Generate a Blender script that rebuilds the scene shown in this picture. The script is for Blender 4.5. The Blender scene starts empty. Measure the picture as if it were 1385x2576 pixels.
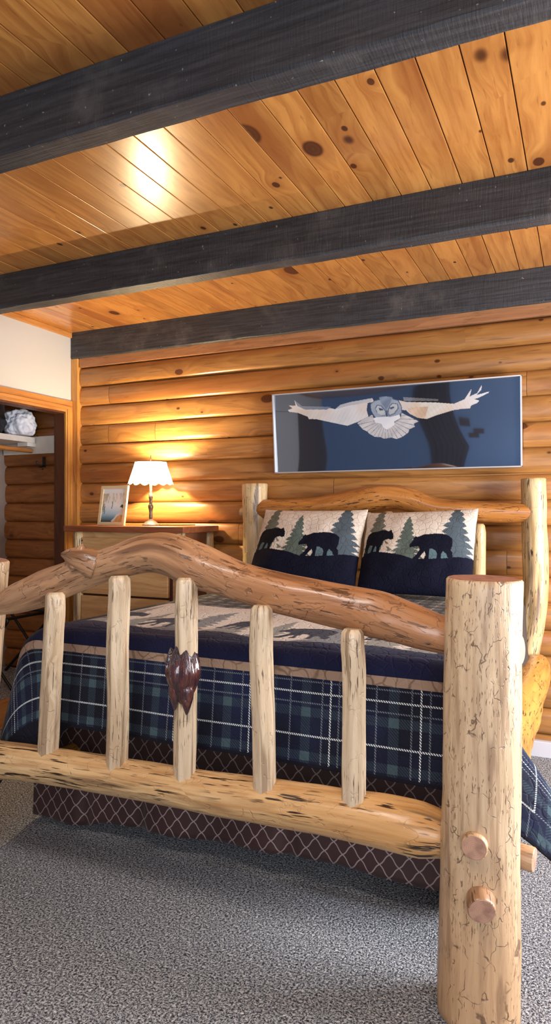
import bpy, bmesh, math, random
import numpy as np
from mathutils import Vector, Matrix, noise
random.seed(7); np.random.seed(7)
scene = bpy.context.scene
COL = scene.collection
PI = math.pi

# ------------------------------------------------------------------ object helpers
def link(o, parent=None):
    COL.objects.link(o)
    if parent is not None: o.parent = parent
    return o
def thing(name, label, cat, group=None, loc=(0, 0, 0), rz=0):
    o = bpy.data.objects.new(name, None); link(o)
    o.location = loc; o.rotation_euler = (0, 0, rz); o.empty_display_size = .05
    return tag(o, label, cat, group)
def tag(o, label, cat, group=None):
    o['label'] = label; o['category'] = cat
    if group: o['group'] = group
    return o
def struct(o): o['kind'] = 'structure'; return o
def mesh(name, verts, faces, mats, parent=None, smooth=False, uvs=None, mi=None, col=None):
    m = bpy.data.meshes.new(name); m.from_pydata([tuple(v) for v in verts], [], [tuple(f) for f in faces])
    for k in (mats if isinstance(mats, (list, tuple)) else [mats]): m.materials.append(k)
    if uvs is not None:
        L = m.uv_layers.new(name='UVMap')
        li = np.empty(len(m.loops), dtype=np.int32); m.loops.foreach_get('vertex_index', li)
        if len(uvs) == len(verts): d = np.asarray(uvs, dtype=np.float32)[li]
        else: d = np.asarray(uvs, dtype=np.float32)
        L.data.foreach_set('uv', d.ravel())
    if mi is not None: m.polygons.foreach_set('material_index', np.asarray(mi, dtype=np.int32))
    if col is not None:
        a = m.color_attributes.new('pattern', 'FLOAT_COLOR', 'POINT')
        c = np.ones((len(verts), 4), dtype=np.float32); c[:, :3] = col; a.data.foreach_set('color', c.ravel())
    m.polygons.foreach_set('use_smooth', [smooth] * len(m.polygons))
    m.update()
    return link(bpy.data.objects.new(name, m), parent)
def frombm(name, bm, mats, parent=None, smooth=False):
    m = bpy.data.meshes.new(name); bm.normal_update(); bm.to_mesh(m); bm.free()
    for k in (mats if isinstance(mats, (list, tuple)) else [mats]): m.materials.append(k)
    m.polygons.foreach_set('use_smooth', [smooth] * len(m.polygons))
    return link(bpy.data.objects.new(name, m), parent)
def addbox(bm, a, b, bev=0, rot=None, piv=None):
    a, b = Vector(a), Vector(b); c = (a + b) / 2; d = b - a
    r = bmesh.ops.create_cube(bm, size=1); vs = r['verts']
    for v in vs: v.co = Vector((v.co.x * d.x, v.co.y * d.y, v.co.z * d.z)) + c
    if bev:
        es = list({e for v in vs for e in v.link_edges})
        g = bmesh.ops.bevel(bm, geom=es, offset=bev, segments=2, affect='EDGES', profile=.6)
        vs = [v for v in g['verts']] + [v for v in vs if v.is_valid]
        vs = list({v for v in vs if v.is_valid})
    if rot is not None:
        bmesh.ops.rotate(bm, verts=vs, cent=piv or c, matrix=rot)
    return vs
def box(name, a, b, m, parent=None, bev=0, rot=None, piv=None):
    bm = bmesh.new(); addbox(bm, a, b, bev, rot, piv); return frombm(name, bm, m, parent)
def lathe(name, prof, m, parent=None, n=40, loc=(0, 0, 0), smooth=True):
    vs, fs = [], []
    for r, z in prof:
        for k in range(n):
            t = 2 * PI * k / n; vs.append((loc[0] + r * math.cos(t), loc[1] + r * math.sin(t), loc[2] + z))
    for i in range(len(prof) - 1):
        for k in range(n):
            k2 = (k + 1) % n; fs.append((i * n + k, i * n + k2, (i + 1) * n + k2, (i + 1) * n + k))
    fs.append(tuple(range(n - 1, -1, -1))); fs.append(tuple((len(prof) - 1) * n + k for k in range(n)))
    return mesh(name, vs, fs, m, parent, smooth)
def catmull(pts, step):
    """resample a list of (x,y,z,r) along a smooth curve"""
    P = [np.array(p, float) for p in pts]; P = [2 * P[0] - P[1]] + P + [2 * P[-1] - P[-2]]
    out = []
    for i in range(1, len(P) - 2):
        L = np.linalg.norm(P[i + 1][:3] - P[i][:3]); k = max(1, int(round(L / step)))
        for j in range(k):
            t = j / k
            out.append(.5 * ((2 * P[i]) + (-P[i-1] + P[i+1]) * t + (2*P[i-1] - 5*P[i] + 4*P[i+1] - P[i+2]) * t*t + (-P[i-1] + 3*P[i] - 3*P[i+1] + P[i+2]) * t**3))
    out.append(P[-2]); return out
def log(name, pts, mats, parent=None, n=36, step=.03, lump=.05, facet=.03, seed=0, bev=.012, up=None, bumps=(), stretch=2.2, poly=0, pm=7):
    """peeled log along (x,y,z,r) points: uv in metres (around, along), slot 1 = end grain"""
    Q = catmull(pts, step)
    if bev:
        a, b = Q[0].copy(), Q[-1].copy(); da = Q[1][:3] - Q[0][:3]; db = Q[-2][:3] - Q[-1][:3]
        a2 = a.copy(); a2[:3] += da / np.linalg.norm(da) * bev; b2 = b.copy(); b2[:3] += db / np.linalg.norm(db) * bev
        a[3] -= bev * .8; b[3] -= bev * .8
        Q = [a, a2] + Q[1:-1] + [b2, b]
    vs, uv, fs, luv, mi = [], [], [], [], []
    s = 0; N = len(Q); ref = Vector(up) if up else None
    rings = []
    R0 = float(np.mean([q[3] for q in Q]))
    for i, q in enumerate(Q):
        T = Vector(Q[min(i + 1, N - 1)][:3] - Q[max(i - 1, 0)][:3]).normalized()
        if ref is None: ref = Vector((0, 1, 0)) if abs(T.y) < .8 else Vector((0, 0, 1))
        X = (ref - T * ref.dot(T)).normalized(); Y = T.cross(X); ref = X     # angle 0 looks away (+Y), so the uv seam hides behind
        if i: s += float(np.linalg.norm(Q[i][:3] - Q[i-1][:3]))
        c = Vector(q[:3]); r0 = q[3]
        for k in range(n):
            t = 2 * PI * k / n; d = X * math.cos(t) + Y * math.sin(t)
            p = Vector((math.cos(t), math.sin(t), s * stretch + seed * 7.3))
            r = r0 * (1 + lump * noise.noise(p * 1.1) + facet * noise.noise(p * 3.1 + Vector((9, 3, seed))))
            if poly:
                ph = (t + .35 * noise.noise((seed, s * 1.5, 2)) + .2 * noise.noise((math.cos(t) * 1.3, math.sin(t) * 1.3, s * 3 + seed))) % (2 * PI / pm) - PI / pm
                r *= 1 + poly * (math.cos(PI / pm) / math.cos(ph) - 1)
            w = c + d * r
            for (bp, br, bh) in bumps:
                dd = (w - Vector(bp)).length
                if dd < br * 2.2: w = w + d * bh * math.exp(-(dd / br) ** 2)
            vs.append(w)
        rings.append(s)
    for i in range(N - 1):
        for k in range(n):
            k2 = (k + 1) % n
            fs.append((i * n + k, i * n + k2, (i + 1) * n + k2, (i + 1) * n + k))
            u0, u1 = 2 * PI * R0 * k / n, 2 * PI * R0 * (k + 1) / n
            luv += [(u0, rings[i]), (u1, rings[i]), (u1, rings[i + 1]), (u0, rings[i + 1])]; mi.append(0)
    for e in (0, N - 1):
        ids = [e * n + k for k in range(n)]
        r = Q[e][3]
        if e == 0: ids = ids[::-1]
        fs.append(tuple(ids)); mi.append(1)
        luv += [(r * math.cos(2 * PI * (j % n) / n), r * math.sin(2 * PI * (j % n) / n)) for j in ids]
    o = mesh(name, vs, fs, mats, parent, True, luv, mi)
    o.data.polygons[-1].use_smooth = False; o.data.polygons[-2].use_smooth = False
    return o

# ------------------------------------------------------------------ material helpers
def lin(h):
    if isinstance(h, str): h = [int(h[i:i+2], 16) / 255 for i in (0, 2, 4)]
    return tuple(c / 12.92 if c <= .04045 else ((c + .055) / 1.055) ** 2.4 for c in h)
class NT:
    def __init__(s, name):
        s.m = bpy.data.materials.new(name); s.m.use_nodes = True; s.t = s.m.node_tree; s.t.nodes.clear()
        s.out = s.n('ShaderNodeOutputMaterial'); s.b = s.n('ShaderNodeBsdfPrincipled'); s.l(s.b.outputs[0], s.out.inputs[0])
    def n(s, k, **kw):
        x = s.t.nodes.new(k)
        for a, v in kw.items(): setattr(x, a, v)
        return x
    def l(s, a, b): s.t.links.new(a, b)
    def put(s, sock, v):
        if hasattr(v, 'is_output'): s.l(v, sock)
        else:
            if isinstance(v, tuple) and len(v) == 3 and sock.type == 'RGBA': v = (*v, 1)
            sock.default_value = v
    def set(s, **kw):
        for k, v in kw.items(): s.put(s.b.inputs[k.replace('_', ' ')], v)
        return s
    def math(s, op, a, b=0, c=0, clamp=False):
        x = s.n('ShaderNodeMath', operation=op, use_clamp=clamp)
        s.put(x.inputs[0], a); s.put(x.inputs[1], b); s.put(x.inputs[2], c); return x.outputs[0]
    def vm(s, op, a, b=(0, 0, 0)):
        x = s.n('ShaderNodeVectorMath', operation=op); s.put(x.inputs[0], a); s.put(x.inputs[1], b); return x.outputs[0]
    def mix(s, f, a, b, mode='MIX'):
        x = s.n('ShaderNodeMix', data_type='RGBA', blend_type=mode)
        s.put(x.inputs[0], f); s.put(x.inputs[6], a); s.put(x.inputs[7], b); return x.outputs[2]
    def noise(s, v, scale=1, detail=3, rough=.5, dist=0, out=0):
        x = s.n('ShaderNodeTexNoise'); s.put(x.inputs['Vector'], v)
        x.inputs['Scale'].default_value = scale; x.inputs['Detail'].default_value = detail
        x.inputs['Roughness'].default_value = rough; x.inputs['Distortion'].default_value = dist
        return x.outputs[out]
    def vor(s, v, scale=1, feature='F1', out='Distance', rnd=1):
        x = s.n('ShaderNodeTexVoronoi', feature=feature); s.put(x.inputs['Vector'], v)
        x.inputs['Scale'].default_value = scale; x.inputs['Randomness'].default_value = rnd
        return x.outputs[out]
    def step(s, x, lo, hi):          # smooth 0..1 between lo and hi (either order)
        m = s.n('ShaderNodeMapRange', interpolation_type='SMOOTHSTEP'); s.put(m.inputs[0], x)
        if lo < hi: a = (lo, hi, 0, 1)
        else: a = (hi, lo, 1, 0)
        for i, v in enumerate(a): m.inputs[i + 1].default_value = v
        return m.outputs[0]
    def sep(s, v):
        x = s.n('ShaderNodeSeparateXYZ'); s.put(x.inputs[0], v); return x.outputs
    def comb(s, x, y, z=0.0):
        c = s.n('ShaderNodeCombineXYZ')
        for i, v in enumerate((x, y, z)): s.put(c.inputs[i], v)
        return c.outputs[0]
    def uv(s): return s.n('ShaderNodeTexCoord').outputs['UV']
    def obj(s): return s.n('ShaderNodeTexCoord').outputs['Object']
    def bump(s, h, strength=.3, dist=.01):
        x = s.n('ShaderNodeBump'); x.inputs['Strength'].default_value = strength; x.inputs['Distance'].default_value = dist
        s.put(x.inputs['Height'], h); s.l(x.outputs[0], s.b.inputs['Normal']); return x
    def ramp(s, f, stops, mode='LINEAR'):
        x = s.n('ShaderNodeValToRGB'); s.put(x.inputs[0], f); r = x.color_ramp; r.interpolation = mode
        while len(r.elements) > 1: r.elements.remove(r.elements[-1])
        for i, (p, c) in enumerate(stops):
            e = r.elements[0] if i == 0 else r.elements.new(p)
            e.position = p; e.color = (*c, 1)
        return x.outputs[0]
def plain(name, c, rough=.5, metal=0, bumpy=0, bscale=80, spec=.5, vary=.0, vscale=12):
    t = NT(name); c = lin(c)
    if vary:
        nz = t.noise(t.obj(), vscale, 5); a = tuple(x * (1 - vary) for x in c); b = tuple(min(1, x * (1 + vary)) for x in c)
        t.set(Base_Color=t.mix(t.step(nz, .3, .7), a, b))
    else: t.set(Base_Color=c)
    t.set(Roughness=rough, Metallic=metal); t.b.inputs['Specular IOR Level'].default_value = spec
    if bumpy: t.bump(t.noise(t.obj(), bscale, 4), bumpy, .004)
    return t.m
def wood(name, base, dark, knot='3a1c0c', axis=None, rough=.4, coat=0, grain=1., knots=.5, checks=.6, checkcol='3a2414', worm=0., streak=None,
         streaka=.0, kscale=3.2, island=0., blot=.25, bump=.25, facets=0., kstretch=.45, cathedral=.35, ksize=1., ck=(150, .10, .60), stk=(7, .05), tint=None, pins=0.):
    """procedural pine. coordinates: uv in metres (x across, y along), or object space with the given grain axis"""
    t = NT(name); base, dark, knot, checkcol = lin(base), lin(dark), lin(knot), lin(checkcol)
    if axis is None: c = t.uv()
    else:
        X, Y, Z = t.sep(t.obj())
        c = {'x': lambda: t.comb(Z, X, Y), 'y': lambda: t.comb(X, Y, Z), 'z': lambda: t.comb(X, Z, Y)}[axis]()
    g = t.n('ShaderNodeNewGeometry').outputs['Random Per Island']; oi = t.n('ShaderNodeObjectInfo').outputs['Random']
    off = t.comb(t.math('MULTIPLY', oi, 13.7), t.math('MULTIPLY', oi, 31.1), t.math('MULTIPLY', oi, 7.7))
    if island: off = t.vm('ADD', off, t.comb(t.math('MULTIPLY', g, 57.3), t.math('MULTIPLY', g, 91.7), t.math('MULTIPLY', g, 23.1)))
    v = t.vm('ADD', c, off)
    long = t.vm('MULTIPLY', v, (1, .07, 1)); mid = t.vm('MULTIPLY', v, (1, .22, 1))
    # knots pull the grain sideways
    kv = t.vm('MULTIPLY', v, (1, kstretch, .15)); kd = t.vor(kv, kscale); kr = t.sep(t.vor(kv, kscale, out='Color'))
    kon = t.step(kr[0], 1 - knots, 1 - knots + .02) if knots else 0.0
    ksz = t.math('MULTIPLY_ADD', t.math('POWER', kr[1], 2.0), .15 * ksize, .05 * ksize)
    kq = t.math('DIVIDE', kd, ksz)
    warp = t.math('MULTIPLY', t.step(kq, 4.5, .8), .05)
    gv = t.vm('ADD', long, t.comb(warp, 0.0, 0.0))
    n1 = t.noise(gv, 55 * grain, 5, .6, .3)
    cn = t.noise(t.vm('ADD', t.vm('MULTIPLY', v, (1, .12, 1)), t.comb(warp, 0.0, 0.0)), 3.2 * grain, 2, .4)
    ring = t.math('FRACT', t.math('MULTIPLY', cn, 16)); ring = t.step(ring, .0, 1.)
    ring = t.math('MULTIPLY', ring, t.step(t.math('FRACT', t.math('MULTIPLY', cn, 16)), 1.0, .86))
    bl = t.noise(mid, 4.5, 3, .5)
    f = t.math('ADD', t.math('MULTIPLY', t.step(n1, .3, .75), .62 - cathedral * .4), t.math('MULTIPLY', ring, cathedral))
    f = t.math('ADD', f, t.math('MULTIPLY', t.math('SUBTRACT', bl, .5), blot * 2.4), clamp=True)
    col = t.mix(f, base, dark)
    if tint:      # the timber itself changes colour along its length
        col = t.mix(t.math('MULTIPLY', t.step(t.sep(c)[1], tint[1], tint[2]), .6), col, lin(tint[0]), 'MIX')
        col = t.mix(t.math('MULTIPLY', t.step(n1, .45, .8), .35), col, dark)
    if island:
        h = t.math('MULTIPLY_ADD', g, island, 1 - island * .55)
        col = t.mix(1.0, col, t.comb(h, h, h), 'MULTIPLY')
    if streak:
        sm = t.step(t.noise(t.vm('MULTIPLY', v, (1, stk[1], 1)), stk[0], 3, .5), .56, .68)
        col = t.mix(t.math('MULTIPLY', sm, streaka), col, lin(streak))
    hgt = n1
    if facets:
        fc = t.step(t.vor(t.vm('MULTIPLY', v, (1, .16, .0)), 26, rnd=1), .1, .55)
        hgt = t.math('MULTIPLY_ADD', fc, facets, hgt)
    if checks:
        cm = t.step(t.noise(t.vm('MULTIPLY', v, (1, ck[1], 1)), ck[0], 2, .5, .1), ck[2], ck[2] + .05)
        cm = t.math('MULTIPLY', cm, t.step(t.noise(t.vm('MULTIPLY', v, (1, .4, 1)), 11, 2), .40, .58))
        col = t.mix(t.math('MULTIPLY', cm, checks), col, checkcol); hgt = t.math('SUBTRACT', hgt, t.math('MULTIPLY', cm, 1.5))
    if worm:
        wv = t.vm('ADD', t.vm('MULTIPLY', v, (1, .45, 1)), t.vm('MULTIPLY', t.noise(v, 26, 2, out=1), (.05, .05, 0)))
        wl = t.step(t.vor(wv, 21, 'DISTANCE_TO_EDGE'), .028, .008)
        wl = t.math('MULTIPLY', wl, t.step(t.noise(v, 17, 2), .49, .57))
        wl = t.math('MULTIPLY', wl, t.step(t.noise(v, 3.3, 2), .34, .46))
        col = t.mix(t.math('MULTIPLY', wl, worm), col, checkcol); hgt = t.math('SUBTRACT', hgt, t.math('MULTIPLY', wl, 1.2))
    if knots:
        halo = t.math('MULTIPLY', t.step(kq, 2.6, .9), kon); core = t.math('MULTIPLY', t.step(kq, 1.05, .75), kon)
        col = t.mix(t.math('MULTIPLY', halo, .45), col, dark)
        kc = t.mix(t.step(t.math('FRACT', t.math('MULTIPLY', kq, 3.1)), .2, .9), knot, tuple(k * 2.2 for k in knot))
        col = t.mix(t.math('MULTIPLY', core, .9), col, kc)
    if pins:      # small tight pin knots
        pv = t.vm('MULTIPLY', v, (1, .6, .2)); pd = t.vor(pv, 8.5); pr = t.sep(t.vor(pv, 8.5, out='Color'))
        pq = t.math('DIVIDE', pd, t.math('MULTIPLY_ADD', pr[1], .07, .045))
        pm_ = t.math('MULTIPLY', t.step(pq, 1.15, .7), t.step(pr[0], 1 - pins, 1.01 - pins))
        col = t.mix(t.math('MULTIPLY', pm_, .9), col, knot)
    t.set(Base_Color=col, Roughness=rough)
    t.b.inputs['Coat Weight'].default_value = coat; t.b.inputs['Coat Roughness'].default_value = .22
    t.bump(hgt, bump, .006)
    return t.m
def endgrain(name, base, dark):
    t = NT(name); c = t.uv(); d = t.n('ShaderNodeVectorMath', operation='LENGTH'); t.l(c, d.inputs[0])
    r = t.math('ADD', d.outputs['Value'], t.math('MULTIPLY', t.noise(c, 22, 3), .012))
    rg = t.step(t.math('FRACT', t.math('MULTIPLY', r, 190)), .1, .95)
    X, Y, _ = t.sep(c); a = t.math('ARCTAN2', Y, X)
    crack = t.step(t.math('ABSOLUTE', t.math('ADD', t.math('SUBTRACT', a, -.55), t.math('MULTIPLY', t.noise(c, 40, 2), .15))), .16, .08)
    crack = t.math('MULTIPLY', crack, t.step(d.outputs['Value'], .008, .014))
    col = t.mix(t.math('MULTIPLY', rg, .3), lin(base), lin(dark)); col = t.mix(t.step(t.noise(c, 30, 3), .4, .75), col, lin(dark))
    col = t.mix(t.math('MULTIPLY', crack, .0), col, lin('20140c'))
    t.set(Base_Color=col, Roughness=.6); return t.m

M = {}
M['carpet'] = None
def carpet():
    t = NT('carpet'); v = t.obj()
    w = t.vm('ADD', v, t.vm('MULTIPLY', t.noise(v, 55, 2, out=1), (.016, .016, 0)))
    a = t.noise(w, 145, 2, .6); b = t.noise(w, 300, 2, .6); big = t.noise(v, 2.2, 3)
    h = t.math('ADD', t.math('MULTIPLY', a, .7), t.math('MULTIPLY', b, .3))
    col = t.ramp(t.step(h, .30, .70), [(0, lin('24262a')), (.3, lin('5a5b61')), (.55, lin('9c9c9f')), (.8, lin('c6c5c4')), (1, lin('dedcda'))])
    col = t.mix(t.step(big, .3, .7), col, t.mix(.5, col, lin('77716b'), 'MIX'), 'MIX') if False else col
    t.set(Base_Color=col, Roughness=.95); t.b.inputs['Specular IOR Level'].default_value = .1
    t.bump(h, .9, .02); return t.m
M['carpet'] = carpet()
M['ceil'] = wood('ceiling_pine', 'c88a46', '985824', '351206', axis='y', rough=.30, coat=.5, knots=.92, checks=.3, checkcol='5a2a10', island=.3, streak='84401a', streaka=.6, kscale=4.6, blot=.3, bump=.05, cathedral=.34, kstretch=.62, ck=(90, .08, .64), ksize=1.15, stk=(4, .07), pins=.85)
M['siding'] = wood('log_siding_pine', 'b37d42', '825229', '3c1a0b', axis='x', rough=.33, coat=.35, knots=.75, checks=.45, checkcol='4a2510', island=.3, streak='9a5526', streaka=.45, kscale=5.2, blot=.35, bump=.08, kstretch=.6, ck=(90, .04, .63), ksize=.85, pins=.7)
M['closetlog_shaded'] = wood('closet_log_pine_shaded', 'a0622c', '6f3a17', '2a1006', axis='x', rough=.45, knots=.6, checks=.4, checkcol='35180a', island=.35, kscale=5.2, blot=.35, bump=.08, kstretch=.6, ksize=.8, pins=.4)  # same siding pine, darker and redder: closet shade put into the colour
M['trimwood'] = wood('trim_pine', 'cf964a', '9a5c24', axis='z', rough=.35, coat=.2, knots=.3, checks=.2, bump=.08)
M['trimx'] = wood('trim_pine_level', 'c08446', '8e5526', axis='y', rough=.35, coat=.2, knots=.3, checks=.2, bump=.08)
M['frieze'] = wood('frieze_board', 'a8744a', '7d4f30', axis='x', rough=.5, knots=.3, checks=.3, bump=.08)
M['jamb'] = wood('dark_jamb', '5d3215', '3a1c0b', axis='z', rough=.5, knots=.1, checks=.1)
M['post'] = wood('peeled_log_pale', 'cdb08c', '9b795a', '4a3224', rough=.45, coat=.1, knots=.55, checks=.7, checkcol='54381f', worm=.75, streak='7d5b40', streaka=.55, blot=.4, bump=.4, facets=.5, cathedral=.08, kscale=5, ck=(230, .15, .610), stk=(34, .09), ksize=.85, kstretch=.28, tint=('b98a5c', .6, .1))
M['spindle'] = wood('peeled_spindle', 'd9c2a2', 'a9865f', '4a2c16', rough=.42, coat=.15, knots=.3, checks=.85, checkcol='4a3320', worm=.12, streak='735234', streaka=.6, blot=.4, bump=.4, facets=.5, cathedral=.08, kscale=8, ck=(230, .06, .60), stk=(45, .045), ksize=1.0)
M['toprail'] = wood('varnished_rail', 'b68a64', '7b5238', '22120c', rough=.36, coat=.4, knots=.4, checks=.75, checkcol='2c1a10', worm=.4, streak='56321f', streaka=.7, blot=.6, bump=.55, facets=.5, cathedral=.1, kscale=5, ck=(120, .12, .595), stk=(18, .10), tint=('a5693a', .7, 1.5), ksize=1.1)
M['lowrail'] = wood('golden_rail', 'dcb682', 'a06c3a', '3c210f', rough=.38, coat=.28, knots=.35, checks=1., checkcol='33200f', worm=.1, streak='5f432c', streaka=.75, blot=.5, bump=.45, facets=.45, cathedral=.1, kscale=6, ck=(120, .07, .585), stk=(26, .06), tint=('c4863f', 1.0, 1.9))
M['headrail'] = wood('orange_rail', 'c0813f', '834a1c', '2c150a', rough=.33, coat=.4, knots=.3, checks=.9, checkcol='30190c', worm=.2, streak='6d3a18', streaka=.5, blot=.5, bump=.35, facets=.4, cathedral=.12)
M['siderail'] = wood('amber_rail', 'c08a3e', '8c5219', '2c150a', rough=.36, coat=.3, knots=.3, checks=1., checkcol='2c1a0c', worm=.8, blot=.4, bump=.4, facets=.5, cathedral=.1, ck=(110, .1, .60), streak='7a4a1c', streaka=.5, stk=(14, .08))
M['headpost'] = wood('head_post', 'd2b484', '94703f', '4a2c16', rough=.42, coat=.15, knots=.35, checks=.95, checkcol='35220f', worm=.2, streak='5c4a40', streaka=.8, blot=.5, bump=.35, facets=.5, cathedral=.1, ck=(130, .1, .59), stk=(18, .08))
M['end'] = endgrain('end_grain', 'a9765a', '7c4c38')
M['endpale'] = endgrain('end_grain_pale', 'b98e74', '8d6553')
M['chest'] = wood('chest_pine', 'd8ab76', 'b07e4a', '3a1c0c', axis='x', rough=.4, coat=.15, knots=.3, checks=.15, kscale=5, blot=.2, bump=.06, pins=.3)
M['chestside'] = wood('chest_side', '8a5a3c', '6a4029', axis='z', rough=.4, coat=.1, knots=.1, checks=.1, bump=.06)
M['chesttop'] = wood('chest_top', '9a5a38', '6f3a20', axis='x', rough=.3, coat=.3, knots=.1, checks=.15, bump=.06)
M['chestdark'] = plain('chest_gap', '4a2413', .6)
M['framewood'] = wood('pale_frame', 'e6cfa2', 'd2b37f', axis='x', rough=.45, knots=0, checks=0, bump=.05, blot=.15)
M['white'] = plain('white_paint', 'b5b2ae', .6, bumpy=.05, bscale=300, spec=.3)
M['reardaylit'] = plain('rear_daylit_blue', '6fa2dd', .6)  # white rear wall, with the blue of daylight put into its base colour
M['shelf'] = plain('shelf_paint', 'd9d0c2', .55, vary=.06)
M['greywall'] = plain('closet_paint', '8f7d70', .7, vary=.05)
M['baseboard'] = plain('baseboard_paint', 'c9c6cc', .5)
M['black'] = plain('black_metal', '0b0908', .45)
M['blackcloth'] = plain('black_cloth', '12121c', .8, bumpy=.3, bscale=60)
M['whitecloth'] = plain('white_cloth', 'd9dbe3', .75, bumpy=.12, bscale=30)
M['silver'] = plain('silver_frame', 'd8d4d2', .3, .6)
M['bronze'] = plain('lamp_bronze', '6b5a4c', .35, .7, vary=.3, vscale=60)
M['pewter'] = plain('lamp_base_metal', 'b9ac9c', .45, .35, vary=.2, vscale=60)
M['ivory'] = plain('candle_ivory', 'e8dcc0', .5)
M['burl'] = None
M['plum'] = plain('plum_cloth', '1c1524', .8)
M['doorbrown'] = plain('brown_door', '4a3b2e', .5)
def beam_mat():
    t = NT('black_stained_beam'); v = t.obj(); X, Y, Z = t.sep(v)
    g = t.noise(t.comb(t.math('MULTIPLY', X, .05), Y, Z), 70, 5, .6, .2); b = t.noise(v, 5, 4, .6); sp = t.noise(v, 60, 2)
    saw = t.noise(t.comb(X, t.math('MULTIPLY', Y, .1), t.math('MULTIPLY', Z, .1)), 160, 2)
    col = t.mix(t.step(g, .3, .75), lin('27282b'), lin('404043')); col = t.mix(t.step(b, .5, .8), col, lin('55524f'))
    col = t.mix(t.math('MULTIPLY', t.step(sp, .72, .78), .5), col, lin('a8a49c'))
    kd = t.vor(t.comb(t.math('MULTIPLY', X, .6), Y, Z), 2.2); kk = t.step(kd, .11, .08)
    col = t.mix(t.math('MULTIPLY', kk, .6), col, lin('1a1a1c'))
    t.set(Base_Color=col, Roughness=.55)
    t.bump(t.math('ADD', t.math('ADD', g, t.math('MULTIPLY', saw, .5)), t.math('MULTIPLY', t.step(t.math('FRACT', t.math('MULTIPLY', kd, 30)), .2, .8), t.math('MULTIPLY', kk, .25))), .45, .008)
    return t.m
M['beam'] = beam_mat()
def burl_mat():
    t = NT('burl_resin'); v = t.obj()
    n = t.noise(t.vm('MULTIPLY', v, (1, 1, .25)), 55, 4, .6, .5)
    col = t.ramp(n, [(.25, lin('150f16')), (.45, lin('3a2328')), (.6, lin('5d2f28')), (.8, lin('86563c'))])
    z = t.sep(v)[2]; col = t.mix(t.step(z, .0, .09), col, t.mix(.75, col, lin('1b1a26')))
    t.set(Base_Color=col, Roughness=.16); t.b.inputs['Coat Weight'].default_value = .8; t.bump(n, .8, .015); return t.m
M['burl'] = burl_mat()
def attr_mat(name, rough=.85, quilt=.25, sheen=.0, qs=55):
    t = NT(name); a = t.n('ShaderNodeAttribute', attribute_name='pattern'); v = t.obj()
    q = t.step(t.vor(t.vm('ADD', v, t.vm('MULTIPLY', t.noise(v, 20, 2, out=1), (.04, .04, .04))), qs * .5, 'DISTANCE_TO_EDGE'), .0, .09)
    col = t.mix(t.math('MULTIPLY', t.math('SUBTRACT', 1, q), .22), a.outputs['Color'], lin('3a342e'), 'MULTIPLY')
    t.set(Base_Color=col, Roughness=rough); t.b.inputs['Specular IOR Level'].default_value = .15
    if sheen: t.b.inputs['Sheen Weight'].default_value = sheen
    t.bump(t.math('ADD', q, t.math('MULTIPLY', t.noise(v, 400, 2), .3)), quilt, .006); return t.m
M['sham'] = attr_mat('sham_fabric')
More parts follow.
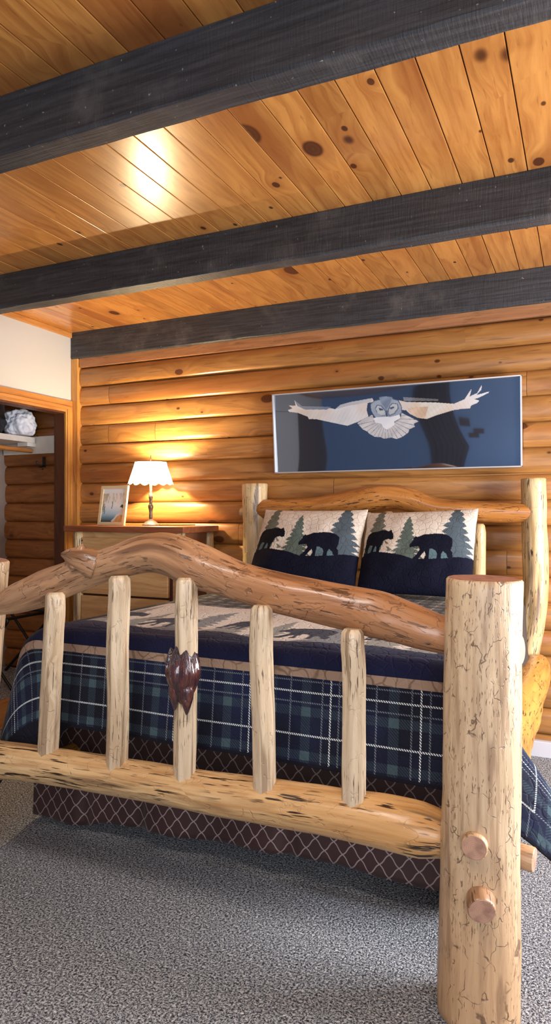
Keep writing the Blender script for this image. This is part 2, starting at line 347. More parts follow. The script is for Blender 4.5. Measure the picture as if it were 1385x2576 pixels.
def quilt_mat():
    t = NT('quilt_fabric'); a = t.n('ShaderNodeAttribute', attribute_name='pattern').outputs['Color']; v = t.obj()
    U, V, _ = t.sep(t.uv())
    st = t.step(t.math('FRACT', t.math('DIVIDE', t.math('ADD', U, t.math('MULTIPLY', V, .9)), .0085)), .40, .52)
    st2 = t.step(t.math('FRACT', t.math('DIVIDE', t.math('ADD', U, V), .0105)), .42, .55)
    R, G, B, K = (1, 0, 0), (0, 1, 0), (0, 0, 1), (0, 0, 0)
    per = .305; fu = t.math('FRACT', t.math('DIVIDE', t.math('ADD', U, .0), per))
    def bands(f, L, tot):
        stops = [(0, K)]
        for c, w, k in sorted(L): stops += [((c - w / 2) / tot, k), ((c + w / 2) / tot, K)]
        stops = [(max(0, min(1, p)), k) for p, k in stops]
        return t.sep(t.ramp(f, stops, 'CONSTANT'))
    hv = bands(fu, [(.1525, .0070, R), (.1525 - .030, .006, G), (.1525 + .030, .006, G), (.1525 - .088, .034, B), (.1525 + .088, .034, B), (.006, .005, G)], per)
    vv = bands(t.math('DIVIDE', V, .34), [(.036, .03, B), (.104, .0062, R), (.184, .032, B), (.214, .005, G), (.25, .0072, R), (.288, .005, G)], .34)
    base = t.mix(t.step(t.noise(v, 3.0, 2), .35, .65), lin('0f1220'), lin('151d3c'))
    one = t.math('MAXIMUM', hv[2], vv[2]); both = t.math('MULTIPLY', hv[2], vv[2])
    col = t.mix(t.math('MULTIPLY', t.math('MULTIPLY', one, st2), .62), base, lin('37454e'))
    col = t.mix(t.math('MULTIPLY', one, .18), col, lin('2c3a4a'))
    col = t.mix(t.math('MULTIPLY', both, .85), col, lin('44595f'))
    gl = t.math('MULTIPLY', t.math('MAXIMUM', hv[1], vv[1]), st); col = t.mix(t.math('MULTIPLY', gl, .5), col, lin('98a0a8'))
    rl = t.math('MULTIPLY', t.math('MAXIMUM', hv[0], vv[0]), st); col = t.mix(t.math('MULTIPLY', rl, .95), col, lin('e6ebea'))
    col = t.mix(t.step(V, .014, .012), col, lin('0c0d1a'))
    # tan strip with stitched loops
    lv = t.vor(t.vm('ADD', t.comb(U, V), t.vm('MULTIPLY', t.noise(t.comb(U, V), 14, 2, out=1), (.05, .05, 0))), 16, 'DISTANCE_TO_EDGE')
    tan = t.mix(t.math('MULTIPLY', t.step(lv, .07, .02), .55), lin('a58a74'), lin('54402f'))
    col = t.mix(t.step(V, .2995, .3005), col, tan); col = t.mix(t.step(V, .3315, .3325), col, a)
    q = t.step(t.vor(t.vm('ADD', v, t.vm('MULTIPLY', t.noise(v, 20, 2, out=1), (.04, .04, .04))), 24, 'DISTANCE_TO_EDGE'), .0, .1)
    t.set(Base_Color=col, Roughness=.8); t.b.inputs['Specular IOR Level'].default_value = .25; t.b.inputs['Sheen Weight'].default_value = .05
    t.bump(t.math('ADD', q, t.math('MULTIPLY', t.noise(v, 500, 2), .25)), .35, .006); return t.m
M['quilt'] = quilt_mat()
def skirt_mat():
    t = NT('trellis_skirt'); U, V, _ = t.sep(t.uv()); p = .070
    wob = .0
    x = t.math('DIVIDE', U, p); y = t.math('DIVIDE', V, .078)
    a, b = t.math('ADD', x, y), t.math('SUBTRACT', x, y)
    a2 = t.math('ADD', a, t.math('MULTIPLY', t.math('SINE', t.math('MULTIPLY', b, 2 * PI)), .035))
    b2 = t.math('ADD', b, t.math('MULTIPLY', t.math('SINE', t.math('MULTIPLY', a, 2 * PI)), .035))
    d = lambda q: t.math('ABSOLUTE', t.math('SUBTRACT', t.math('FRACT', q), .5))
    line = t.step(t.math('MINIMUM', d(a2), d(b2)), .052, .03)
    col = t.mix(line, t.mix(t.noise(t.obj(), 6, 2), lin('2c1a19'), lin('422825')), lin('8d7a78'))
    t.set(Base_Color=col, Roughness=.55); t.b.inputs['Specular IOR Level'].default_value = .35
    t.b.inputs['Sheen Weight'].default_value = .1; return t.m
M['skirt'] = skirt_mat()
def poster_mat():
    t = NT('owl_print'); a = t.n('ShaderNodeAttribute', attribute_name='pattern').outputs['Color']
    t.set(Base_Color=a, Roughness=.5)
    gl = t.n('ShaderNodeBsdfGlossy'); gl.inputs['Roughness'].default_value = .04; gl.inputs['Color'].default_value = (.85, .9, 1, 1)
    mx = t.n('ShaderNodeMixShader'); mx.inputs[0].default_value = .3
    t.l(t.b.outputs[0], mx.inputs[1]); t.l(gl.outputs[0], mx.inputs[2]); t.l(mx.outputs[0], t.out.inputs[0]); return t.m
M['owl'] = poster_mat()
def print_mat():
    t = NT('lake_print'); a = t.n('ShaderNodeAttribute', attribute_name='pattern').outputs['Color']; t.set(Base_Color=a, Roughness=.3); return t.m
M['print'] = print_mat()
def shade_mat():
    t = NT('lamp_shade_fabric'); d = t.n('ShaderNodeBsdfDiffuse'); d.inputs[0].default_value = (.9, .86, .76, 1)
    tr = t.n('ShaderNodeBsdfTranslucent'); tr.inputs[0].default_value = (.95, .9, .78, 1)
    mx = t.n('ShaderNodeMixShader'); mx.inputs[0].default_value = .55; t.l(d.outputs[0], mx.inputs[1]); t.l(tr.outputs[0], mx.inputs[2]); t.l(mx.outputs[0], t.out.inputs[0]); return t.m
M['shade'] = shade_mat()
def glow(name, c, s):
    t = NT(name); t.set(Base_Color=c, Emission_Color=c); t.b.inputs['Emission Strength'].default_value = s; return t.m
M['bulb'] = glow('bulb_glow', (1, .82, .55), 30)

# ------------------------------------------------------------------ room shell
XL, XR, YB, YR, ZC = -3.67, 1.75, 4.215, -2.2, 2.806
struct(box('floor', (-4.5, YR - .1, -.1), (XR + .1, 4.4, 0), M['carpet']))
# ceiling: tongue-and-groove planks running away from the camera
bm = bmesh.new(); w = .1317; x = -.215 + w * 15
k = 0
while x > -4.5:
    ys = [YR - .1] + sorted(random.uniform(-1.5, 3.9) for _ in range(1 if k % 3 == 0 else 0)) + [4.35]
    g = .0026 if k % 2 else .0013
    for a, b in zip(ys[:-1], ys[1:]): addbox(bm, (x - w + g, a, ZC), (x - g, b - .0008, ZC + .03), .0022)
    x -= w; k += 1
addbox(bm, (-4.5, YR - .1, ZC + .026), (XR + .1, 4.4, ZC + .1))
struct(frombm('ceiling', bm, M['ceil']))
# back wall: half-log siding, seen through the closet opening too
def siding_rows(bm, x0, x1, z0, h, n, joints):
    for i in range(n):
        a = z0 + i * h; xs = [x0] + sorted(j for r, j in joints if r == i) + [x1]
        prof = []
        hh = h * (1 + .06 * math.sin(i * 2.3)); dep = .036 + .006 * math.sin(i * 1.7)
        for q, d in ((0, 0), (.012, .009), (.05, .021), (.13, .030), (.28, .0345), (.5, .036), (.72, .034), (.87, .0285), (.95, .020), (.988, .009), (1, 0)):
            prof.append((a + q * h, YB - d / .036 * dep))
        for xa, xb in zip(xs[:-1], xs[1:]):
            segs = max(1, int((xb - xa) / .25)); loops = []
            for s in range(segs + 1):
                xx = xa + (xb - xa) * s / segs; e = .0012 if s in (0, segs) else 0
                loops.append([bm.verts.new((xx + (e if s == 0 else -e), y + .004 * noise.noise((xx * .9, i * 5.1, 1)) + (.006 if (s in (0, segs)) else 0), z + .005 * noise.noise((xx * .7, i * 3.3, 4)))) for z, y in prof])
            for s in range(segs):
                for p in range(len(prof) - 1):
                    bm.faces.new((loops[s][p], loops[s + 1][p], loops[s + 1][p + 1], loops[s][p + 1])).smooth = True
    addbox(bm, (x0, YB - .001, z0 - .02), (x1, YB + .12, 2.81))
bm = bmesh.new(); rows = [(15, -3.32), (13, -3.33), (14, -.31), (13, -2.9), (12, -.33), (10, -1.5), (8, -.55), (7, -.42), (8, -2.2), (6, -3.0), (4, -.1), (5, 1.0)]
siding_rows(bm, XL - .005, XR, .114 - .151, .151, 17, rows)
wb = struct(frombm('wall_back', bm, M['siding']))
wb.data.polygons.foreach_set('use_smooth', [True] * len(wb.data.polygons))
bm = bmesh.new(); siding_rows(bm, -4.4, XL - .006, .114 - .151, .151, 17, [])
wb = struct(frombm('wall_closet_back', bm, M['closetlog_shaded'])); wb.data.polygons.foreach_set('use_smooth', [True] * len(wb.data.polygons))
struct(box('trim_1', (-3.6, 4.172, 2.53), (XR, 4.25, 2.603), M['frieze'], bev=.003))          # flat board under the last beam
struct(box('trim_2', (-3.668, 4.158, .0), (-3.604, 4.25, 2.60), M['trimwood'], bev=.004))       # corner board
# left wall above and beside the closet opening
bm = bmesh.new()
addbox(bm, (XL - .09, YR, 2.19), (XL, 4.25, ZC)); addbox(bm, (XL - .09, YR, 0), (XL, 1.25, 2.2)); addbox(bm, (XL - .09, 4.10, 0), (XL, 4.25, 2.2))
struct(frombm('wall_left', bm, M['white']))
struct(box('trim_3', (XL - .01, YR, ZC - .042), (XL + .014, 4.158, ZC), M['trimx'], bev=.004))
def casing(name, prof_w, prof):   # closet casing, two stepped boards
    pass
bm = bmesh.new()
addbox(bm, (XL, 1.16, 2.176), (XL + .018, 4.158, 2.268), .003); addbox(bm, (XL + .018, 1.18, 2.196), (XL + .03, 4.13, 2.222), .004)
struct(frombm('trim_4', bm, M['trimx']))
bm = bmesh.new()
addbox(bm, (XL, 4.084, 0), (XL + .018, 4.158, 2.18), .003); addbox(bm, (XL + .018, 4.094, 0), (XL + .03, 4.118, 2.2), .004)
struct(frombm('trim_5', bm, M['trimwood']))
struct(box('trim_6', (XL - .10, 4.082, .0), (XL - .002, 4.10, 2.19), M['jamb']))
struct(box('trim_7', (XL - .10, 1.2, 2.165), (XL - .002, 4.09, 2.19), M['jamb']))
struct(box('wall_closet', (-4.5, 1.0, 0), (-4.40, 4.25, ZC), M['greywall']))
struct(box('wall_closet_front', (-4.45, 1.0, 0), (XL - .02, 1.1, ZC), M['greywall']))
struct(box('door_1', (XL - .06, 1.25, 0.02), (XL - .03, 2.5, 2.16), M['jamb']))
# walls behind and beside the camera, with the window that lights the bed from the right
WY0, WY1, WZ0, WZ1 = 2.10, 3.35, .65, 1.90
bm = bmesh.new()
addbox(bm, (XR, YR, 0), (XR + .12, WY0, ZC)); addbox(bm, (XR, WY1, 0), (XR + .12, 4.3, ZC))
addbox(bm, (XR, WY0, 0), (XR + .12, WY1, WZ0)); addbox(bm, (XR, WY0, WZ1), (XR + .12, WY1, ZC))
struct(frombm('wall_right', bm, M['white']))
bm = bmesh.new()
for a, b in (((XR, WY0, WZ0), (XR + .08, WY0 + .05, WZ1)), ((XR, WY1 - .05, WZ0), (XR + .08, WY1, WZ1)), ((XR, WY0, WZ0), (XR + .08, WY1, WZ0 + .05)), ((XR, WY0, WZ1 - .05), (XR + .08, WY1, WZ1)), ((XR + .02, (WY0 + WY1) / 2 - .02, WZ0), (XR + .06, (WY0 + WY1) / 2 + .02, WZ1))):
    addbox(bm, a, b, .004)
struct(frombm('window_1', bm, M['trimwood']))
struct(box('wall_rear', (-4.5, YR - .1, 0), (XR + .1, YR, ZC), M['reardaylit']))
struct(box('baseboard_back', (-.42, 4.135, 0.0), (.02, 4.17, .09), M['baseboard'], bev=.004))

# ------------------------------------------------------------------ ceiling beams
def beam(y, dy, label, x0=XL + .001, x1=XR - .001, z0=2.607, dep=.1):
    bm = bmesh.new(); nx = 90; secs = []
    prof = [(0, 0), (0, 1), (1, 1), (1, 0)]
    pr = [(y + .006, z0), (y, z0 + .007), (y, ZC - .001), (y + dep, ZC - .001), (y + dep, z0 + .007), (y + dep - .006, z0)]
    for i in range(nx + 1):
        xx = x0 + (x1 - x0) * i / nx
        secs.append([bm.verts.new((xx, py + (.0035 * noise.noise((xx * 3, j * 9.1, y)) + .002 * noise.noise((xx * 14, j * 4.7, y)) if j in (0, 1, 4, 5) else 0), pz + (.003 * noise.noise((xx * 4, j * 3.7, y + 5)) + .002 * noise.noise((xx * 16, j, y)) if j in (0, 1, 4, 5) else 0))) for j, (py, pz) in enumerate(pr)])
    for i in range(nx):
        for j in range(6):
            bm.faces.new((secs[i][j], secs[i][(j + 1) % 6], secs[i + 1][(j + 1) % 6], secs[i + 1][j]))
    bm.faces.new(secs[0][::-1]); bm.faces.new(secs[-1])
    bmesh.ops.recalc_face_normals(bm, faces=bm.faces)
    return tag(frombm('ceiling_beam', bm, M['beam']), label, 'beam', 'black ceiling beams')
beam(1.69, 0, 'rough black-stained ceiling beam nearest the viewer, crossing the top of the room')
beam(2.96, 0, 'middle black ceiling beam crossing the room between the near beam and the one on the log wall')
beam(4.155, 0, 'black ceiling beam lying against the log wall above the owl picture', dep=.12, z0=2.600)

# ------------------------------------------------------------------ the log bed
bed = thing('log_bed', 'peeled log bed with arched footboard rail, five spindles and thick round corner posts', 'bed', loc=(-1.2, 3.0, 0))
BO = Vector((-1.2, 3.0, 0))
def part(o, parent=None):       # keep world coordinates under the bed's empty
    o.parent = parent or bed
    if parent is None: o.data.transform(Matrix.Translation(-BO))
    return o
def rel(pts): return [(p[0] - BO.x, p[1] - BO.y, p[2] - BO.z, p[3]) for p in pts]
def blog(name, pts, mats, parent=None, **kw): return log(name, rel(pts), mats, parent or bed, **kw)
RFX, RFY = -.262, 1.954
blog('foot_post', [(RFX - .010, RFY, 0, .112), (RFX - .005, RFY, .4, .107), (RFX, RFY, .8, .105), (RFX + .006, RFY, 1.216, .103)], [M['post'], M['end']], lump=.035, facet=.03, seed=1, n=56, bev=.006)
lp = blog('foot_post', [(-2.285, 1.955, 0, .09), (-2.225, 1.96, .6, .088), (-2.162, 1.965, 1.212, .086)], [M['post'], M['endpale']], lump=.05, seed=2, n=40, bev=.006)
for x, s, w_ in ((-1.99, 3, 1.), (-.258, 4, .80)):
    hp = blog('head_post', [(x - .085 * (w_ < 1), 4.03, 0, .080 * w_), (x - .075 * (w_ < 1), 4.03, .35, .082 * w_), (x + .002, 4.03, .9, .085 * w_), (x, 4.03, 1.35, .084 * w_), (x - .004, 4.03, 1.588, .083 * w_)], [M['headpost'], M['end']], lump=.10, facet=.06, seed=s, n=40, bev=.006)
# arched foot rail
rail = [(-2.17, 1.961, 1.012, .034), (-2.086, 1.962, 1.035, .040), (-2.012, 1.964, 1.059, .056), (-1.94, 1.965, 1.083, .063), (-1.849, 1.967, 1.116, .068), (-1.752, 1.969, 1.151, .064), (-1.684, 1.97, 1.177, .067), (-1.589, 1.972, 1.205, .062), (-1.476, 1.975, 1.237, .064), (-1.386, 1.977, 1.256, .067), (-1.298, 1.978, 1.253, .073), (-1.2, 1.981, 1.218, .076), (-1.105, 1.983, 1.19, .068), (-1.012, 1.984, 1.164, .064), (-.869, 1.987, 1.135, .068), (-.714, 1.991, 1.11, .067), (-.579, 1.994, 1.092, .072), (-.502, 1.995, 1.074, .066), (-.44, 1.996, 1.058, .062), (-.369, 1.998, 1.04, .054), (-.27, 1.975, 1.02, .045)]
top = blog('foot_rail', rail, [M['toprail'], M['end']], n=48, step=.02, lump=.05, facet=.05, seed=5, bumps=[((-1.655 - BO.x, 1.93 - BO.y, 1.235 - BO.z), .030, .03)])
# sawn-off branch stub on the rail
blog('branch_stub', [(-1.60, 1.955, 1.205, .055), (-1.648, 1.93, 1.228, .047), (-1.69, 1.912, 1.243, .030), (-1.722, 1.902, 1.247, .007)], [M['toprail'], M['toprail']], n=24, step=.012, lump=.14, facet=.1, seed=6, bev=0)
blog('branch_stub', [(-1.66, 1.935, 1.205, .045), (-1.652, 1.925, 1.245, .034), (-1.642, 1.918, 1.275, .014), (-1.638, 1.916, 1.284, .004)], [M['toprail'], M['toprail']], n=20, step=.012, lump=.14, facet=.1, seed=8, bev=0)
low = blog('lower_rail', [(-2.27, 1.96, .425, .055), (-2.2, 1.961, .428, .062), (-2.086, 1.962, .431, .067), (-1.847, 1.967, .442, .066), (-1.519, 1.974, .448, .066), (-1.263, 1.979, .449, .067), (-.955, 1.986, .458, .071), (-.658, 1.992, .465, .075), (-.51, 1.995, .462, .078), (-.438, 1.996, .46, .078), (-.38, 1.998, .458, .066), (-.3, 1.98, .457, .055)], [M['lowrail'], M['end']], n=44, lump=.05, facet=.05, seed=9)
sp = [(-1.766, 1.106, -1.838, .039), (-1.478, 1.178, -1.522, .041), (-1.207, 1.182, -1.240, .039), (-.929, 1.106, -.940, .039), (-.631, 1.052, -.640, .038)]
for i, (xt, zt, xb, r) in enumerate(sp):
    yt = 1.917 + i * .003; yb = 1.957 + i * .004
    m1, m2 = (xt * .66 + xb * .34), (xt * .33 + xb * .67)
    s_ = blog('spindle', [(xb, yb, .43, r * .97), (xb, yb, .50, r), (m2, yb - .012, .70, r * 1.02), (m1 + .004 * (-1) ** i, yt + .012, .92, r), (xt, yt, zt - .06, r * .98), (xt, yt, zt, r * .93)], [M['spindle'], M['spindle']], n=48, lump=.07, facet=.03, seed=20 + i, bev=.012, poly=1., pm=6)
    if i == 2:   # dark resin-coated burl
        bm = bmesh.new(); bmesh.ops.create_icosphere(bm, subdivisions=5, radius=1)
        for v in bm.verts:
            p = v.co.copy(); zz = p.z
            wdt = .058 * (1 - .55 * max(0, zz) ** 1.3)
            k = 1 + .16 * noise.noise(Vector((p.x * 1.8, p.y * 1.8, p.z * .9))) + .07 * noise.noise(Vector((math.atan2(p.y, p.x) * 3.5, p.z * .8, 3)))
            v.co = Vector((p.x * wdt * k + .004 * zz, p.y * wdt * k * .95, zz * (.130 if zz > 0 else .088)))
        for (ax, az, ln, wd) in ((-.024, -.078, .050, .020), (.022, -.082, .056, .022), (.0, -.070, .035, .020)):   # runs and points of resin
            r_ = bmesh.ops.create_icosphere(bm, subdivisions=3, radius=1); sg = 1 if az < 0 else -1
            for v in r_['verts']:
                q = 1 + .55 * sg * v.co.z
                v.co = Vector((v.co.x * wd * q + ax, v.co.y * wd * .9 * q - .022, v.co.z * ln + az))
        r_ = bmesh.ops.create_icosphere(bm, subdivisions=4, radius=1)      # side lobe
        for v in r_['verts']:
            k = 1 + .2 * noise.noise(v.co * 2.3); v.co = Vector((v.co.x * .020 * k - .047, v.co.y * .03 * k - .004, v.co.z * .062 * k + .01))
        b = frombm('burl', bm, M['burl'], s_, True); b.location = (-1.218 - BO.x, 1.930 - BO.y, .866 - BO.z)
        b['label'] = 'dark glossy resin-coated burl on the middle spindle'
# pegs and through-tenons
blog('peg', [(RFX - .008, 1.95, .515, .034), (RFX - .003, 1.842, .520, .034), (RFX - .002, 1.826, .520, .034)], [M['post'], M['endpale']], n=28, step=.02, lump=.03, seed=31, bev=.004)
blog('peg', [(RFX + .002, 1.97, .374, .037), (RFX + .010, 1.855, .374, .037), (RFX + .020, 1.806, .368, .036)], [M['toprail'], M['endpale']], n=28, step=.02, lump=.03, seed=32, bev=.004)
blog('peg', [(RFX + .02, 1.985, .445, .036), (RFX + .100, 1.99, .445, .035), (RFX + .136, 1.985, .443, .035)], [M['post'], M['endpale']], n=10, step=.03, lump=.05, facet=.08, seed=33, bev=.003)
blog('peg', [(RFX, 1.97, 1.02, .044), (RFX + .102, 1.945, 1.025, .043)], [M['post'], M['endpale']], n=28, step=.03, lump=.03, seed=34, bev=.003)
blog('peg', [(-1.99, 4.03, 1.40, .03), (-2.10, 4.03, 1.40, .03)], [M['headpost'], M['end']], n=16, step=.03, lump=.05, seed=35, bev=.003)
# headboard
hr = [(-1.98, 4.02, 1.413, .05), (-1.909, 4.01, 1.418, .062), (-1.752, 4.0, 1.421, .061), (-1.533, 4.0, 1.432, .064), (-1.348, 4.0, 1.455, .074), (-1.195, 4.0, 1.484, .078), (-1.058, 4.0, 1.493, .072), (-.95, 4.0, 1.471, .070), (-.832, 4.0, 1.43, .063), (-.716, 4.0, 1.412, .060), (-.56, 4.0, 1.402, .059), (-.313, 4.01, 1.396, .053), (-.24, 4.02, 1.396, .048)]
blog('head_rail', hr, [M['headrail'], M['end']], n=40, lump=.06, facet=.06, seed=41)
blog('lower_head_rail', [(-1.95, 4.03, .62, .06), (-1.1, 4.03, .63, .062), (-.27, 4.03, .62, .06)], [M['headrail'], M['end']], n=28, step=.08, lump=.05, seed=42)
for i, (x, z1) in enumerate(((-.548, 1.335), (-.78, 1.345), (-1.075, 1.405), (-1.205, 1.40), (-1.48, 1.34), (-1.75, 1.335))):
    blog('spindle', [(x - .012, 4.02, .64, .036), (x - .005, 4.0, 1.0, .038), (x + .002, 3.965, z1 - .05, .037), (x + .003, 3.962, z1, .030)], [M['headpost'], M['end']], n=24, step=.05, lump=.08, facet=.06, seed=50 + i)
# side rails
blog('side_rail', [(RFX + .005, 2.0, .535, .075), (RFX + .0, 2.3, .535, .088), (-.272, 2.8, .53, .094), (-.268, 3.4, .53, .098), (-.262, 3.75, .535, .10), (-.25, 3.93, .54, .085), (-.24, 4.02, .54, .07)], [M['siderail'], M['end']], n=36, lump=.10, facet=.06, seed=61)
blog('side_rail', [(-2.22, 1.97, .36, .045), (-2.09, 2.15, .345, .045), (-2.05, 2.42, .345, .05), (-2.04, 2.85, .48, .075), (-2.03, 3.3, .53, .084), (-1.99, 4.02, .54, .07)], [M['siderail'], M['end']], n=32, step=.05, lump=.08, seed=62)
# mattress and frame hidden by the quilt
ZT = .928
mt = tag(box('mattress', (-1.97, 2.30, .56), (-.40, 3.93, ZT - .035), M['white'], bev=.05), 'white mattress under the bear quilt on the log bed', 'mattress')

# ------------------------------------------------------------------ woven pictures: pines and bears
def inpoly(X, Y, poly):
    r = np.zeros(X.shape, bool); n = len(poly)
    for i in range(n):
        x1, y1 = poly[i]; x2, y2 = poly[(i + 1) % n]
        if y1 == y2: continue
        c = ((y1 > Y) != (y2 > Y)) & (X < (x2 - x1) * (Y - y1) / (y2 - y1) + x1); r ^= c
    return r
B1 = [(28,568),(38,461),(43,383),(60,325),(92,304),(157,301),(197,291),(237,301),(261,311),(277,299),(289,301),(291,320),(304,345),(313,393),(309,415),(285,417),(265,408),(237,417),(218,432),(210,471),(195,505),(189,578),(163,578),(161,500),(153,479),(141,512),(131,549),(129,568),(96,578),(110,529),(120,476),(92,466),(78,500),(70,539),(75,578),(44,578),(54,519),(46,539),(41,587)]
B2 = [(462,498),(466,471),(486,442),(490,413),(502,393),(508,380),(522,393),(542,383),(574,364),(622,359),(671,350),(735,350),(783,369),(817,403),(821,471),(811,539),(830,558),(831,612),(790,612),(779,578),(751,550),(739,578),(737,636),(699,636),(705,587),(691,549),(663,531),(639,531),(635,578),(637,641),(594,641),(610,602),(597,560),(582,583),(550,646),(498,641),(534,587),(554,539),(542,502),(510,505),(470,512)]
HILL = np.array([(-24,607),(36,568),(141,549),(261,570),(382,597),(494,638),(622,641),(743,631),(847,602),(1012,587)], float)
def tree(X, Y, ax, ay, by, hw, seed):
    """spruce silhouette: apex (ax,ay), foot by, half width hw; ragged drooping boughs"""
    t = np.clip((Y - ay) / (by - ay), 0, 1.2); rs = np.random.RandomState(seed)
    out = np.zeros(X.shape, bool)
    for side in (-1, 1):
        nb = 11; ph = rs.rand(); d = (X - ax) * side
        tt = t - d / (by - ay) * .42 * 1000 / 1000          # boughs rise outward
        q = tt * nb + ph; idx = np.clip(np.floor(q).astype(int), -2, nb + 3) + 2
        ln = (.68 + .42 * rs.rand(nb + 8))[idx]; fr = q - np.floor(q)
        jag = 1 - .55 * np.abs(fr - .35) ** 1.1 / .65 - .10 * ((d * .045 + q * 3.3) % 1.0)
        wid = hw * (t ** .85) * ln * np.clip(jag, .15, 1) + hw * .30 * t + 3
        out |= (d >= 0) & (d < wid)
    return out & (Y > ay) & (Y < by + 60)
def forest(X, Y, bg='cdbfae', shade=None):
    """X,Y in thousandths of the sham width and height; returns linear rgb"""
    c = np.empty(X.shape + (3,), np.float32); c[:] = lin(bg)
    c[tree(X, Y, 150, -90, 640, 135, 1)] = lin('67695c'); c[tree(X, Y, 838, -60, 690, 190, 2)] = lin('4c565c')
    c[tree(X, Y, 428, 125, 660, 128, 3)] = lin('566058')
    gap = (Y > 480) & (((X > 60) & (X < 215) & (Y < 600)) | ((X > 610) & (X < 800))); c[gap] = lin('566a70')
    c[(X > 195) & (X < 270) & (Y > 430) & (np.abs(X - 225 - (Y % 60) * .2) < (Y - 420) * .28)] = lin(bg)
    hl = np.interp(X, HILL[:, 0], HILL[:, 1]); c[Y > hl] = lin('0c0e20')
    c[inpoly(X, Y, B1)] = lin('0c0e18'); c[inpoly(X, Y, B2)] = lin('0c0e1e')
    return c

# ------------------------------------------------------------------ pillows
def pillow(name, label, TL, TR, BL, BR, mirror=False, seed=0, thick=.075):
    NX, NY = 230, 190
    s, t = np.meshgrid(np.linspace(0, 1, NX + 1), np.linspace(0, 1, NY + 1))
    TL, TR, BL, BR = map(np.array, (TL, TR, BL, BR))
    P = ((1 - s) * (1 - t))[..., None] * TL + (s * (1 - t))[..., None] * TR + ((1 - s) * t)[..., None] * BL + (s * t)[..., None] * BR
    nrm = np.cross(TR - TL, BL - TL); nrm = nrm / np.linalg.norm(nrm)
    if nrm[1] > 0: nrm = -nrm
    a = np.clip(1 - np.abs(2 * s - 1) ** 2.6, 0, 1); b = np.clip(1 - np.abs(2 * t - 1) ** 2.6, 0, 1); puff = (a * b) ** .55
    # edges sag inward between pinched corners
    cx = (TL + TR + BL + BR) / 4
    sag = 1 - .045 * (a * (np.abs(2 * t - 1) ** 6) + b * (np.abs(2 * s - 1) ** 6) * .6)
    P = cx + (P - cx) * sag[..., None]
    wr = np.array([[noise.noise(Vector((x * 7 + seed * 9, y * 7, seed))) for x in np.linspace(0, 1, NX + 1)] for y in np.linspace(0, 1, NY + 1)])
    fr = P + nrm * (puff * thick + wr * .006 * puff)[..., None]; bk = P - nrm * (puff * thick * .8)[..., None]
    fr[..., 0] += .004 * wr
    col = forest(s * 1000, t * 1000)
    n1 = (NX + 1) * (NY + 1); V = np.concatenate([fr.reshape(-1, 3), bk.reshape(-1, 3)]); C = np.concatenate([col.reshape(-1, 3), np.tile(np.array(lin('b9ab98')), (n1, 1))])
    idx = np.arange(n1).reshape(NY + 1, NX + 1); q = np.stack([idx[:-1, :-1], idx[1:, :-1], idx[1:, 1:], idx[:-1, 1:]], -1).reshape(-1, 4)
    F = np.concatenate([q, q[:, ::-1] + n1])
    o = mesh(name, V, F.tolist(), M['sham'], None, True, col=C)
    return tag(o, label, 'pillow', 'bear pillows')
pillow('pillow', 'cream bear-and-pine pillow on the left side of the log bed headboard', (-1.835, 3.86, 1.415), (-1.165, 3.86, 1.415), (-1.865, 3.62, .945), (-1.165, 3.60, .945), seed=1)
pillow('pillow', 'cream bear-and-pine pillow on the right side of the bed, behind the thick near post', (-1.170, 3.865, 1.395), (-.535, 3.865, 1.42), (-1.160, 3.60, .945), (-.53, 3.60, .945), seed=2)

